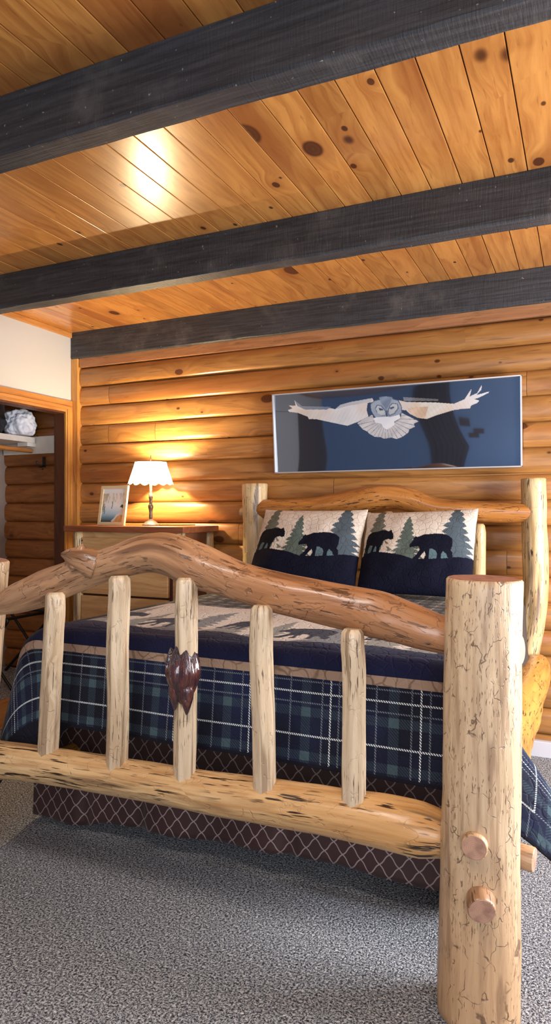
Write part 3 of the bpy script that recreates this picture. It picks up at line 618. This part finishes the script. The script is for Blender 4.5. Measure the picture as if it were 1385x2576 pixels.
# ------------------------------------------------------------------ quilt: one rectangular cloth draped over three edges
def quilt():
    Y0 = 2.245; LL, LA, LB, D = .68, .49, .425, 1.74; RHO = .055
    na, nb = 400, 340
    av = np.concatenate([np.linspace(-LL, 0, 90)[:-1], np.linspace(0, 1, 250), 1 + np.linspace(0, LA, 75)[1:]])     # side overhang | top | side overhang
    bv = np.concatenate([np.linspace(-LB, 0, 90)[:-1], np.linspace(0, .75, 150)[:-1], np.linspace(.75, D, 90)])
    V, UV, C = [], [], []
    def prof(e, flare, rho=RHO):
        q = rho * (PI / 2 - flare)
        if e < q: f = e / rho; return rho * math.sin(f), rho * (1 - math.cos(f))
        f = PI / 2 - flare; return rho * math.sin(f) + (e - q) * math.sin(flare), rho * (1 - math.cos(f)) + (e - q) * math.cos(flare)
    for b in bv:
        yb = max(b, 0)
        xl = -2.05 + .07 * (yb / D); xr = -.385 + .03 * (yb / D)
        for a in av:
            da = -a if a < 0 else (a - 1 if a > 1 else 0); db = -b if b < 0 else 0
            wl = min(1, max(0, (.09 - a) / .10)); wl = wl * wl * (3 - 2 * wl); db *= 1 + .30 * wl       # the dark hem hangs lower at the left corner
            side = -1 if a < .5 else 1
            xx = xl + (xr - xl) * min(1, max(0, a)); yy = Y0 + yb
            if da == 0 and db == 0:
                # pillowy top, dipping to the edges
                ea = min((a) * (xr - xl), (1 - a) * (xr - xl), yb); z = ZT - .012 * math.exp(-ea / .04) + .008 * noise.noise((xx * 4, yy * 4, 1))
                p = (xx, yy, z)
            elif da > 0 and db == 0:
                fl = .20 if side < 0 else .10 + .44 * math.exp(-yb / .20)
                rho = .20 if side < 0 else RHO
                fl += .06 * math.sin(yb * 9 + side) * min(1, da / .2)
                o, dn = prof(da, fl, rho); p = (xx + side * o, yy, ZT - .012 - dn)
            elif db > 0 and da == 0:
                fl = .10 + .05 * noise.noise((xx * 3.2, 0, 2))
                o, dn = prof(db, fl); p = (xx, yy - o, ZT - .012 - dn)
            else:
                r = math.hypot(da, db); th = math.atan2(db, da); k = math.sin(2 * th)
                e0 = (.16 if side < 0 else .60) * math.cos(th) ** 2 + .10 * math.sin(th) ** 2
                fl = e0 + .10 * k; rho = (.20 if side < 0 else RHO) * math.cos(th) ** 2 + RHO * math.sin(th) ** 2; o, dn = prof(r, fl, rho); ang = (PI / 2+ 0) * (th / (PI / 2)) ** (1.05 if side < 0 else 2.0)
                p = (xx + side * o * math.cos(ang), yy - o * math.sin(ang), ZT - .012 - dn)
            V.append(p)
            LS = LL if a < .5 else LA; dh_a = (LS - da) if da > 0 else LS + min(a, 1 - a) * (xr - xl)
            dh_b = (LB - db) if db > 0 else LB + yb
            ua = (a * 1.64 if 0 <= a <= 1 else (-da if a < 0 else 1.64 + da))
            if dh_b <= dh_a: UV.append((ua + .132, dh_b))
            else: UV.append((b + .02, dh_a))
            C.append((ua, b, min(dh_a, dh_b), dh_b, dh_a - LS))
    V = np.array(V); C = np.array(C)
    ua, b, dm, dhb, dha = C.T
    col = np.empty((len(V), 3), np.float32); col[:] = lin('cdc6bd')
    # pines lie with their tips towards the pillows; two repeats across the bed
    for r in range(3):
        X = ((ua - .02 - r * .62) / .62) * 1000; Y = 640 - (b - .07) / .42 * 560
        m = (X > -60) & (X < 1040)
        for (tx, ay, hw, cc, sd) in ((150, -70, 120, '8a8a84', 11), (838, -40, 165, '77797c', 12), (428, 160, 110, '83857f', 13)):
            col[m & tree(X, Y, tx, ay, 690, hw, sd + r)] = lin(cc)
        gapc = m & (Y > 590) & (Y < 690)
        bear = (inpoly(X, Y + 70, B1) | inpoly(X, Y + 30, B2)); col[m & bear & (b > -.02)] = lin('1c2034')
        hl = np.interp(X, HILL[:, 0], HILL[:, 1]); hill = m & (Y - 0 > hl + 60); col[hill & (b < .2)] = lin('101534')
    navy = dm < (LB + .045 + .02 * np.sin(ua * 6)); col[navy] = lin('111638')
    side_navy = (dha < .07); col[side_navy] = lin('141833')
    # charcoal plaid towards the pillows
    pl = b > .70
    base = np.array(lin('45423e')); g = np.array(lin('8b867c')); k = np.array(lin('2b2927'))
    cc = np.tile(base, (len(V), 1)); la = (ua % .11); lb = (b % .09)
    cc[(la < .012) | (lb < .010)] = g; cc[((la > .05) & (la < .075)) | ((lb > .04) & (lb < .06))] = k
    col[pl] = cc[pl]; UV = np.array(UV); UV[pl, 1] = np.maximum(UV[pl, 1], .36)
    col[(b > .42) & ((ua < -.03) | (ua > 1.67))] = lin('3a3430'); UV[(b > .42), 1] = np.maximum(UV[(b > .42), 1], .36)
    # dark grey sides next to the plaid
    na, nb = len(av), len(bv); idx = np.arange(na * nb).reshape(nb, na)
    F = np.stack([idx[:-1, :-1], idx[:-1, 1:], idx[1:, 1:], idx[1:, :-1]], -1).reshape(-1, 4)
    o = mesh('quilt', V, F.tolist(), M['quilt'], None, True, uvs=UV, col=col)
    s = o.modifiers.new('thickness', 'SOLIDIFY'); s.thickness = .010; s.offset = -1
    return tag(o, 'navy plaid-bordered quilt with bears and pines draped over the log bed', 'quilt')
quilt()

# ------------------------------------------------------------------ bed skirt
def bed_skirt():
    V, UV = [], []
    path = []
    xs0, xs1, yf = -2.285, -.32, 2.345
    for y in np.linspace(3.9, yf, 40): path.append((xs0 + .12 * (y - yf) / 1.5, y))
    for x in np.linspace(xs0, xs1, 260)[1:]: path.append((x, yf))
    for y in np.linspace(yf, 3.9, 40)[1:]: path.append((xs1, y))
    s = 0; N = len(path); nz = 26; zt = .62
    for i, (x, y) in enumerate(path):
        if i: s += math.hypot(x - path[i-1][0], y - path[i-1][1])
        foot = 40 <= i <= 299
        if foot:
            hem = .03 + .035 * (1 / (1 + math.exp(-(x + 1.93) * 60))) + .05 * max(0, min(1, (x + 1.85) / .9)) - .02 * max(0, (x + .75) / .5)
        else: hem = .03
        pleat = sum(.020 * math.exp(-((x - px) / .035) ** 2) for px in (-1.98, -1.70, -1.02)) if foot else .01 * math.sin(y * 9)
        for k in range(nz + 1):
            t = k / nz; z = zt + (hem - zt) * t
            wav = (.010 * math.sin(x * 13) + .012 * noise.noise((x * 5, z * 2, 1))) * t if foot else 0
            yy = y + (-.02 * t + pleat * t + wav if foot else 0); xx = x + (0 if foot else (-.0 if x < -1 else 0))
            V.append((xx, yy, z)); UV.append((s, z - (hem if foot else .03) * t * 0))
    idx = np.arange(N * (nz + 1)).reshape(N, nz + 1)
    F = np.stack([idx[:-1, :-1], idx[:-1, 1:], idx[1:, 1:], idx[1:, :-1]], -1).reshape(-1, 4)
    o = mesh('bed_skirt', V, F.tolist(), M['skirt'], None, True, uvs=UV)
    md = o.modifiers.new('thickness', 'SOLIDIFY'); md.thickness = .004
    return tag(o, 'dark brown bed skirt with pale trellis pattern hanging below the quilt', 'bed skirt')
bed_skirt()

# ------------------------------------------------------------------ owl picture
OW = {'lw':[(65,202),(87,183),(70,145),(102,151),(96,77),(115,149),(135,181),(249,207),(277,230),(300,179),(343,154),(435,125),(443,174),(416,180),(411,266),(418,344),(374,402),(328,444),(265,396),(193,339),(160,333),(156,303),(111,245),(73,226)],
'lg':[(96,77),(131,164),(261,198),(241,228),(144,210),(111,160)],
'lc':[(277,230),(300,179),(343,154),(435,125),(431,168),(382,184),(336,197)],
'rw':[(543,173),(575,201),(689,230),(758,259),(798,215),(825,98),(817,188),(845,153),(862,65),(860,120),(842,177),(888,146),(885,162),(852,206),(833,222),(852,240),(845,266),(822,292),(819,322),(792,323),(758,331),(689,381),(654,417),(618,396),(586,342),(572,296),(557,294)],
'rg':[(561,140),(604,156),(699,193),(699,214),(564,186)],
'ro':[(579,276),(611,268),(661,271),(647,401),(618,396),(586,342)],
'head':[(461,117),(491,111),(517,125),(523,154),(543,173),(555,240),(557,326),(539,370),(510,403),(473,386),(443,353),(428,269),(426,193),(443,157),(465,146)],
'd1':[(454,209),(473,224),(489,281),(493,347),(473,343),(454,307),(446,251)],
'd2':[(517,200),(539,215),(543,270),(526,331),(502,355),(499,283),(506,230)],
'e1':[(460,247),(479,264),(481,280),(465,279)],'e2':[(506,256),(523,242),(526,260),(510,278)],
'bk':[(491,288),(497,289),(497,360),(492,358)],
'crown':[(465,118),(517,125),(510,199),(496,261),(491,288),(484,237),(469,180)],
'chest':[(439,365),(473,358),(510,365),(546,345),(550,389),(523,427),(526,460),(506,500),(491,515),(476,480),(471,440),(446,425)],
'tail':[(370,419),(397,373),(435,325),(443,403),(473,440),(491,508),(517,448),(550,393),(554,325),(622,439),(603,461),(606,500),(584,527),(580,564),(555,614),(532,635),(510,614),(481,626),(465,602),(443,599),(420,556),(412,529),(393,498),(382,459)]}
def owl():
    x0, x1, z0, z1, y = -1.9007, -.3303, 1.6618, 2.1886, 4.145
    r = thing('owl_picture', 'wide glossy picture of a white owl in flight on the log wall', 'picture', loc=((x0 + x1) / 2, 4.16, z0))
    O = Vector(r.location)
    NX, NY = 560, 190
    s, t = np.meshgrid(np.linspace(0, 1, NX + 1), np.linspace(0, 1, NY + 1)); X, Y = s * 1000, t * 1000
    col = np.empty(X.shape + (3,), np.float32); col[:] = lin('0b0e1c')
    rs = np.random.RandomState(4)
    nz = np.array([[noise.noise((a * 11, b * 4, 2)) for a in np.linspace(0, 1, NX + 1)] for b in np.linspace(0, 1, NY + 1)])
    fe = np.array([[noise.noise((a * 30 + b * 14, b * 7, 5)) for a in np.linspace(0, 1, NX + 1)] for b in np.linspace(0, 1, NY + 1)])
    def paint(k, c, var=.10, warm=None):
        m = inpoly(X, Y, OW[k]); c = np.array(lin(c)); q = c[None] * (1 + var * (nz[m][:, None] * 1.4 + fe[m][:, None]))
        if warm is not None: w = np.clip(nz[m] * 1.2 + .25, 0, .7)[:, None]; q = q * (1 - w) + np.array(lin(warm)) * w
        col[m] = np.clip(q, 0, 1)
    paint('lw', 'e6e0d6', .10, 'dcc6ae'); paint('lc', 'bdb9b4'); paint('lg', '6d727c'); paint('rg', '72706f', .3); paint('rw', 'e4dccf', .10, 'd9c0a6'); paint('ro', 'd3b497', .15)
    paint('tail', 'c9c1b6', .25)
    # tail feather shafts and head lines
    cx, cy = 490, 380; an = np.arctan2(Y - cy, (X - cx) * 3); tm = inpoly(X, Y, OW['tail'])
    col[tm & (np.abs(((an * 5.2) % 1) - .5) < .06)] = lin('77716b')
    paint('head', '9aa0a6', .2); paint('d1', 'c3c3bd', .15); paint('d2', 'c3c3bd', .15); paint('crown', '7d8591', .3)
    ed = lambda k, gx: inpoly(X, Y, OW[k]) & ~(inpoly(X + gx, Y + gx * 2, OW[k]) & inpoly(X - gx, Y - gx * 2, OW[k]) & inpoly(X + gx, Y - gx * 2, OW[k]))
    for k in ('d1', 'd2', 'head'): col[ed(k, 3)] = lin('4c4f55')
    paint('chest', 'ece9e4', .06); paint('e1', '3b3d40'); paint('e2', '3b3d40'); paint('bk', '303236')
    for k, gx in (('lw', 3), ('rw', 3)):
        m = inpoly(X, Y, OW[k]) & (np.abs(((X * .06 + Y * (.012 if k == 'lw' else -.012)) % 1) - .5) < .05) & (Y > 250); col[m] = col[m] * .82
    xx = x0 + .006 + s * (x1 - x0 - .012); zz = z1 - .006 - t * (z1 - z0 - .012)
    bow = .010 * np.sin(s * PI) * np.sin(t * PI) + .0045 * np.sin(s * 8.5 + 1) + .003 * np.sin(t * 5 + s * 4)
    V = np.stack([xx - O.x, y + .010 - bow - O.y, zz - O.z], -1).reshape(-1, 3)
    idx = np.arange(V.shape[0]).reshape(NY + 1, NX + 1); F = np.stack([idx[:-1, :-1], idx[1:, :-1], idx[1:, 1:], idx[:-1, 1:]], -1).reshape(-1, 4)
    mesh('print', V, F.tolist(), M['owl'], r, True, col=col.reshape(-1, 3))
    bm = bmesh.new(); w = .008
    for a, b in (((x0, x0 + w), (z0, z1)), ((x1 - w, x1), (z0, z1)), ((x0, x1), (z0, z0 + w)), ((x0, x1), (z1 - w, z1))):
        addbox(bm, (a[0] - O.x, y - .012 - O.y, b[0] - O.z), (a[1] - O.x, y + .03 - O.y, b[1] - O.z), .001)
    r.rotation_euler = (math.radians(4.6), 0, 0)      # hangs with its top edge tipped forward
    addbox(bm, (x0 + .01 - O.x, y + .02 - O.y, z0 + .01 - O.z), (x1 - .01 - O.x, y + .03 - O.y, z1 - .01 - O.z))
    frombm('frame', bm, M['silver'], r)
owl()

# ------------------------------------------------------------------ chest of drawers
CX0, CX1, CY0, CY1, CZ = -3.333, -2.345, 3.70, 4.165, 1.304
chest = thing('chest_of_drawers', 'tall pine chest of drawers with log corner posts under the lamp', 'chest of drawers', loc=((CX0 + CX1) / 2, 3.93, 0))
CO = Vector(chest.location)
def cbox(name, a, b, m, bev=.003, parent=None):
    return box(name, Vector(a) - CO, Vector(b) - CO, m, parent or chest, bev)
cbox('top', (CX0, CY0, CZ - .042), (CX1, CY1, CZ), M['chesttop'], .006)
bm = bmesh.new(); F0 = CY0 + .045
for a, b in (((CX0 + .09, F0 + .02, .1), (CX1 - .09, CY1 - .02, CZ - .042)),): addbox(bm, Vector(a) - CO, Vector(b) - CO)
frombm('body', bm, M['chestside'], chest)
cbox('side_panel', (CX1 - .075, F0 + .03, .12), (CX1 - .055, CY1 - .03, CZ - .042), M['chestside'])
cbox('side_panel', (CX0 + .055, F0 + .03, .12), (CX0 + .075, CY1 - .03, CZ - .042), M['chestside'])
bm = bmesh.new()
addbox(bm, Vector((CX1 - .112, F0 + .004, .1)) - CO, Vector((CX1 - .070, F0 + .03, CZ - .042)) - CO, .003)
addbox(bm, Vector((CX0 + .075, F0 + .004, .1)) - CO, Vector((CX0 + .125, F0 + .03, CZ - .042)) - CO, .003)
addbox(bm, Vector((CX0 + .12, F0 + .006, CZ - .085)) - CO, Vector((CX1 - .105, F0 + .03, CZ - .042)) - CO, .003)
frombm('face_frame', bm, M['chest'], chest)
cbox('recess', (CX0 + .11, F0 + .012, .1), (CX1 - .11, F0 + .022, CZ - .08), M['chestdark'], 0)
zz = [.12, .36, .60, .825, 1.045, 1.228]
for a, b in zip(zz[:-1], zz[1:]):
    d = cbox('drawer', (CX0 + .128, F0 - .012, a + .008), (CX1 - .140, F0 + .02, b - .006), M['chest'], .006)
for x, y in ((CX0 + .093, CY0 + .05), (CX1 - .058, CY0 + .05), (CX1 - .058, CY1 - .045), (CX0 + .07, CY1 - .045)):
    log('corner_post', [(x - CO.x, y - CO.y, 0, .036), (x - CO.x - .004, y - CO.y, .5, .034), (x - CO.x + .004, y - CO.y, .9, .035), (x - CO.x, y - CO.y, CZ - .043, .034)], [M['headpost'], M['end']], chest, n=24, step=.04, lump=.12, facet=.06, seed=int(x * 100) % 50, bev=0)

# ------------------------------------------------------------------ lamp on the chest
LX, LY = -2.792, 3.98
lamp = thing('table_lamp', 'lit lamp with white scalloped shade and bronze stem on the chest of drawers', 'lamp', loc=(LX, LY, CZ + .001))
lathe('base', [(.060, 0), (.062, .004), (.058, .010), (.044, .020), (.028, .033), (.016, .040), (.012, .046)], M['pewter'], lamp)
lathe('stem', [(.011, .042), (.013, .06), (.011, .09), (.015, .115), (.019, .13), (.018, .142), (.012, .15), (.010, .165), (.012, .185), (.016, .202), (.012, .207)], M['bronze'], lamp, 28)
lathe('candle_sleeve', [(.013, .206), (.016, .212), (.0155, .226), (.009, .232), (.009, .246), (.011, .252), (.009, .258), (.011, .30)], M['ivory'], lamp, 24)
lathe('finial', [(.004, .452), (.006, .46), (.003, .468), (.007, .478), (.003, .486), (.004, .492), (.001, .50)], M['bronze'], lamp, 16)
# scalloped fabric shade: twelve panels, scalloped hem
V, F = [], []; NA, NV = 168, 22; lob = 14
for j in range(NV + 1):
    t = j / NV
    for k in range(NA):
        th = 2 * PI * k / NA; sc = abs(math.sin(th * lob / 2))
        r = .108 + (.155 - .108) * (t ** 1.15) + .006 * (sc - .5) * (.3 + t)
        z = .447 - .142 * t - .016 * t ** 3 * sc
        V.append((r * math.cos(th), r * math.sin(th), z))
for j in range(NV):
    for k in range(NA): k2 = (k + 1) % NA; F.append((j * NA + k, (j + 1) * NA + k, (j + 1) * NA + k2, j * NA + k2))
sh = mesh('lamp_shade', V, F, M['shade'], lamp, True)
ring = []
bm = bmesh.new(); bmesh.ops.create_circle(bm, segments=64, radius=.109)
tr = lathe('shade_ring', [(.1085, .4455), (.1095, .446), (.1095, .450), (.1075, .450), (.1075, .446)], M['bronze'], lamp, 64); bm.free()
tr.data.polygons  # the ring is an open hoop: drop its two caps
bm = bmesh.new(); bm.from_mesh(tr.data); bmesh.ops.delete(bm, geom=[f for f in bm.faces if len(f.verts) > 4], context='FACES'); bm.to_mesh(tr.data); bm.free()
bm = bmesh.new()
for a in range(3):
    th = a * 2 * PI / 3 + .3
    addbox(bm, (0, -.0012, .4465), (.108, .0012, .449), 0, Matrix.Rotation(th, 3, 'Z'), Vector((0, 0, 0)))
addbox(bm, (-.0016, -.0016, .30), (.0016, .0016, .455)); frombm('harp', bm, M['bronze'], lamp)
bm = bmesh.new(); bmesh.ops.create_uvsphere(bm, u_segments=20, v_segments=14, radius=.024)
for v in bm.verts: v.co.z = v.co.z * 1.25 + .335
frombm('bulb', bm, M['bulb'], lamp, True)
cord = tag(log('lamp_cord', [(LX + .05, LY + .02, CZ + .004, .003), (LX + .12, LY + .05, CZ + .004, .003), (LX + .2, LY + .12, CZ + .004, .003), (LX + .26, LY + .175, CZ + .004, .003)], [M['jamb'], M['jamb']], None, n=8, step=.02, lump=0, facet=0, bev=0), 'thin brown lamp cord lying on the chest top', 'cord')

# framed lake print leaning on the chest
fx, fz, fw, fh = -3.045, CZ + .001, .245, .285
frm = thing('picture_frame', 'pale wood framed lake print leaning beside the lamp', 'picture frame', loc=(fx, 3.86, fz))
frm.rotation_euler = (-.16, 0, -.06)
bm = bmesh.new(); w = .024
for a, b in (((-fw / 2, -.009, 0), (-fw / 2 + w, .009, fh)), ((fw / 2 - w, -.009, 0), (fw / 2, .009, fh)), ((-fw / 2 + w, -.009, 0), (fw / 2 - w, .009, w)), ((-fw / 2 + w, -.009, fh - w), (fw / 2 - w, .009, fh))): addbox(bm, a, b, .002)
frombm('frame', bm, M['framewood'], frm)
def lake():
    NX, NY = 90, 110; s, t = np.meshgrid(np.linspace(0, 1, NX + 1), np.linspace(0, 1, NY + 1)); X, Y = s * 1000, t * 1000
    ks = np.array([0, 250, 500, 620, 750, 860, 960, 1000]); cs = np.array([lin(c) for c in ('f0f2f2', 'efe8da', 'eaeeea', 'cfe0e4', 'a6c8d6', '6f93a2', '4a575c', '39383a')])
    col = np.stack([np.interp(Y, ks, cs[:, i]) for i in range(3)], -1).astype(np.float32)
    nz = np.array([[noise.noise((a * 9, b * 4, 3)) + .6 * noise.noise((a * 26, b * 9, 8)) for a in np.linspace(0, 1, NX + 1)] for b in np.linspace(0, 1, NY + 1)])
    m = (nz > .12) & (Y < 420) & (Y > 130); col[m] = col[m] * .6 + np.array(lin('a89a6c')) * .4
    m = (X < 200 - (Y - 400) * .25) & (Y > 150) & (Y < 640) & (nz > -.35); col[m] = col[m] * .45 + np.array(lin('a8935f')) * .55
    for px, y0, y1 in ((470, 380, 600), (130, 520, 760), (60, 450, 700)): col[(np.abs(X - px - 14 * np.sin(Y * .03)) < 16) & (Y > y0) & (Y < y1)] = lin('5f7063')
    rock = [(520, 1000), (640, 880), (760, 800), (900, 780), (1000, 700), (1000, 1000)]; m = inpoly(X, Y, rock); col[m] = np.array(lin('c79a5c')) * (1 + .25 * nz[m][:, None])
    col[inpoly(X, Y, [(480, 960), (620, 860), (700, 760), (860, 700), (900, 760), (740, 830), (620, 940), (520, 990)])] = lin('cdd2d8')
    col[inpoly(X, Y, [(850, 760), (880, 600), (960, 560), (1000, 620), (960, 800)])] = lin('d6d2c8')
    col[inpoly(X, Y, [(830, 545), (880, 480), (950, 470), (1000, 560), (940, 580), (920, 560)])] = lin('43504a')
    a, b, c, d = -fw / 2 + w - .002, fw / 2 - w + .002, w - .002, fh - w + .002
    V = np.stack([a + s * (b - a), np.full(s.shape, -.003), d - t * (d - c)], -1).reshape(-1, 3)
    idx = np.arange(V.shape[0]).reshape(NY + 1, NX + 1); F = np.stack([idx[:-1, :-1], idx[1:, :-1], idx[1:, 1:], idx[:-1, 1:]], -1).reshape(-1, 4)
    mesh('print', V, F.tolist(), M['print'], frm, True, col=col.reshape(-1, 3))
lake()
box('back_panel', (-fw / 2 + .01, .0, .01), (fw / 2 - .01, .006, fh - .01), M['chestdark'], frm)
box('easel_leg', (-.02, .006, .002), (.02, .010, fh * .75), M['chestdark'], frm, 0, Matrix.Rotation(.32, 3, 'X'), Vector((0, .006, fh * .75)))

# ------------------------------------------------------------------ closet
shelf = thing('closet_shelf', 'white painted shelf board inside the closet', 'shelf', loc=(-4.2, 3.0, 1.955))
box('board', (-.19, -1.2, 0), (.17, 1.15, .045), M['shelf'], shelf, .003)
box('cleat', (-.19, 1.162, -.085), (.48, 1.185, .055), M['shelf'], shelf, .002)
box('bracket', (.06, 1.07, -.03), (.165, 1.165, 0), M['shelf'], shelf, .002)
tag(log('closet_rod', [(-4.05, 1.3, 1.893, .019), (-4.05, 2.6, 1.893, .019), (-4.05, 4.13, 1.893, .019)], [M['headrail'], M['jamb']], None, n=20, step=.1, lump=.02, facet=.01, seed=3, bev=.002), 'wooden clothes rod under the white closet shelf', 'closet rod')
hk = thing('coat_hook', 'small black coat hook on the closet log wall below the white shelf', 'hook', loc=(-3.955, 4.17, 1.80))
box('plate', (-.014, -.006, -.04), (.014, .0, .045), M['black'], hk, .002)
log('prong', [(0, -.004, -.025, .005), (-.004, -.03, -.04, .005), (-.008, -.055, -.035, .005), (-.010, -.07, -.012, .005), (-.010, -.072, .006, .006)], [M['black'], M['black']], hk, n=10, step=.01, lump=0, facet=0, bev=0)
def blob(name, c, r, mat, label, cat, seed, amp=.25, fr=2.2, flat=None, ridge=0):
    bm = bmesh.new(); bmesh.ops.create_icosphere(bm, subdivisions=6, radius=1)
    for v in bm.verts:
        p = v.co.copy(); k = 1 + amp * noise.noise(p * fr + Vector((seed, 0, 0))) + amp * .45 * noise.noise(p * fr * 2.7 + Vector((0, seed, 0)))
        if ridge: k += ridge * (1 - abs(noise.noise(p * 3.1 + Vector((seed, 5, 1))) * 2)) * .5 + ridge * .5 * (1 - abs(noise.noise(Vector((p.x * 7, p.y * 3, p.z * 2)) + Vector((2, seed, 1))) * 2))
        q = Vector((p.x * r[0], p.y * r[1], p.z * r[2])) * k
        if q.z < -r[2] * .75: q.z = -r[2] * .75
        v.co = q + Vector(c)
    return tag(frombm(name, bm, mat, None, True), label, cat)
blob('folded_linen', (-4.075, 4.03, 2.092), (.125, .115, .115), M['whitecloth'], 'crumpled white linen bundle at the end of the closet shelf', 'linen', 3, .26, 1.5, ridge=.05)
blob('bag', (-4.16, 3.77, 2.070), (.135, .15, .088), M['blackcloth'], 'soft black bag next to white linen on the closet shelf', 'bag', 8, .16, 1.4)
struct(box('floor_closet', (-4.395, 1.15, 0), (-3.45, 4.07, .150), M['carpet'], bev=.004))
tag(box('step_edge', (-3.452, 1.2, .001), (-3.41, 4.07, .178), M['siderail'] if False else M['trimx'], bev=.006), 'orange wooden edge board of the raised closet floor', 'edge board')
rk = thing('luggage_rack', 'folding black luggage rack standing in the closet', 'luggage rack', loc=(-3.83, 3.72, .151))
def bar(name, pts, r=.011): return log(name, [(*p, r) for p in pts], [M['black'], M['black']], rk, n=12, step=.03, lump=0, facet=0, bev=0)
for y in (-.22, .22):
    bar('leg', [(-.30, y, .01), (.0, y, .30), (.165, y, .47), (.18, y, .49), (.170, y, .502), (.14, y, .50)])
    bar('leg', [(.20, y * .92, .01), (.0, y * .92, .22), (-.25, y * .92, .49)])
    bar('top_bar', [(-.25, y, .49), (-.05, y, .497), (.14, y, .50)])
bar('crossbar', [(.14, -.22, .495), (.14, .22, .495)]); bar('crossbar', [(-.25, -.22, .49), (-.25, .22, .49)])

# ------------------------------------------------------------------ what the owl picture's glossy face mirrors from behind the viewer
for x, z, lab in ((-1.53, 2.04, 'small black framed picture on the rear wall, nearest the dark curtain'), (-1.20, 1.86, 'small black framed picture on the rear wall, farthest from the dark curtain'), (-1.33, 1.73, 'small black framed picture on the rear wall, lowest of three')):
    pf = thing('picture_frame', lab, 'picture frame', 'rear wall pictures', loc=(x, YR + .012, z))
    bm = bmesh.new()
    for a, b in (((-.125, -.01, -.07), (-.10, .012, .07)), ((.10, -.01, -.07), (.125, .012, .07)), ((-.10, -.01, -.07), (.10, .012, -.045)), ((-.10, -.01, .045), (.10, .012, .07))): addbox(bm, a, b)
    frombm('frame', bm, M['black'], pf); box('print', (-.1, -.008, -.045), (.1, .002, .045), M['chestdark'], pf)
V, F = [], []; n = 90
for k in range(25):
    z = 2.74 - k / 24 * 2.6; t = min(1, (2.74 - z) / 1.4); xa, xb = -2.58 + .12 * t, -1.98 + .50 * t - .25 * max(0, (1.3 - z))
    for i in range(n + 1):
        q = i / n; V.append((xa + (xb - xa) * q, YR + .06 + .03 * math.sin(q * 44), z))
for k in range(24):
    for i in range(n): a = k * (n + 1) + i; F.append((a, a + 1, a + n + 2, a + n + 1))
cu = tag(mesh('curtain', V, F, M['plum'], None, True), 'dark plum curtain on the rear wall beside three small pictures', 'curtain')
cu.modifiers.new('thickness', 'SOLIDIFY').thickness = .004
struct(box('door_2', (XL + .001, -2.1, 0.0), (XL + .03, -.5, 2.25), M['doorbrown']))

# ------------------------------------------------------------------ light
def area(name, loc, rot, sx, sy, power, color, spread=PI):
    L = bpy.data.lights.new(name, 'AREA'); L.shape = 'RECTANGLE'; L.size = sx; L.size_y = sy; L.energy = power; L.color = color; L.spread = spread
    o = bpy.data.objects.new(name, L); link(o); o.location = loc; o.rotation_euler = rot; return o
def point(name, loc, power, color, r=.03):
    L = bpy.data.lights.new(name, 'POINT'); L.energy = power; L.color = color; L.shadow_soft_size = r
    o = bpy.data.objects.new(name, L); link(o); o.location = loc; return o
area('daylight_right_window', (XR - .02, (WY0 + WY1) / 2, (WZ0 + WZ1) / 2), (0, PI / 2, 0), 1.2, 1.2, 175, (.88, .92, 1))
area('side_fill_light', (XR - .02, -1.15, 1.6), (0, PI / 2, 0), 1.2, 1.4, 45, (.78, .88, 1))  # added fill, no window here: brightens the rear wall and the bed
area('rear_fill_light', (.75, YR + .03, 1.55), (PI / 2, 0, 0), 1.6, 1.4, 70, (.95, .97, 1))  # unseen fill added behind the camera for flat frontal light
area('ceiling_fixture', (-1.0, .75, 2.55), (0, 0, 0), .5, .5, 26, (1, .95, .88))
point('lamp_light', (LX, LY, CZ + .405), 72, (1, .79, .46), .025)
point('bedside_lamp_light', (.35, 3.75, 1.05), 10, (1, .60, .20), .07)

w = bpy.data.worlds.new('world'); scene.world = w; w.use_nodes = True
bg = w.node_tree.nodes['Background']; bg.inputs[0].default_value = (.6, .75, 1, 1); bg.inputs[1].default_value = .8

# ------------------------------------------------------------------ camera
cam = bpy.data.cameras.new('camera'); co = bpy.data.objects.new('camera', cam); link(co)
co.location = (0, 0, 1.4); co.rotation_euler = (PI / 2, 0, math.radians(24.6))
cam.sensor_fit = 'VERTICAL'; cam.sensor_height = 36; cam.sensor_width = 36; cam.lens = 36 * 1700 / 2576; cam.clip_start = .02
cam.shift_x = 0
scene.camera = co
scene.view_settings.view_transform = 'Standard'; scene.view_settings.look = 'None'
scene.view_settings.exposure = .1; scene.view_settings.gamma = 1; scene.view_settings.use_curve_mapping = False
scene.cycles.use_denoising = True
scene.cycles.max_bounces = 8; scene.cycles.sample_clamp_indirect = 6
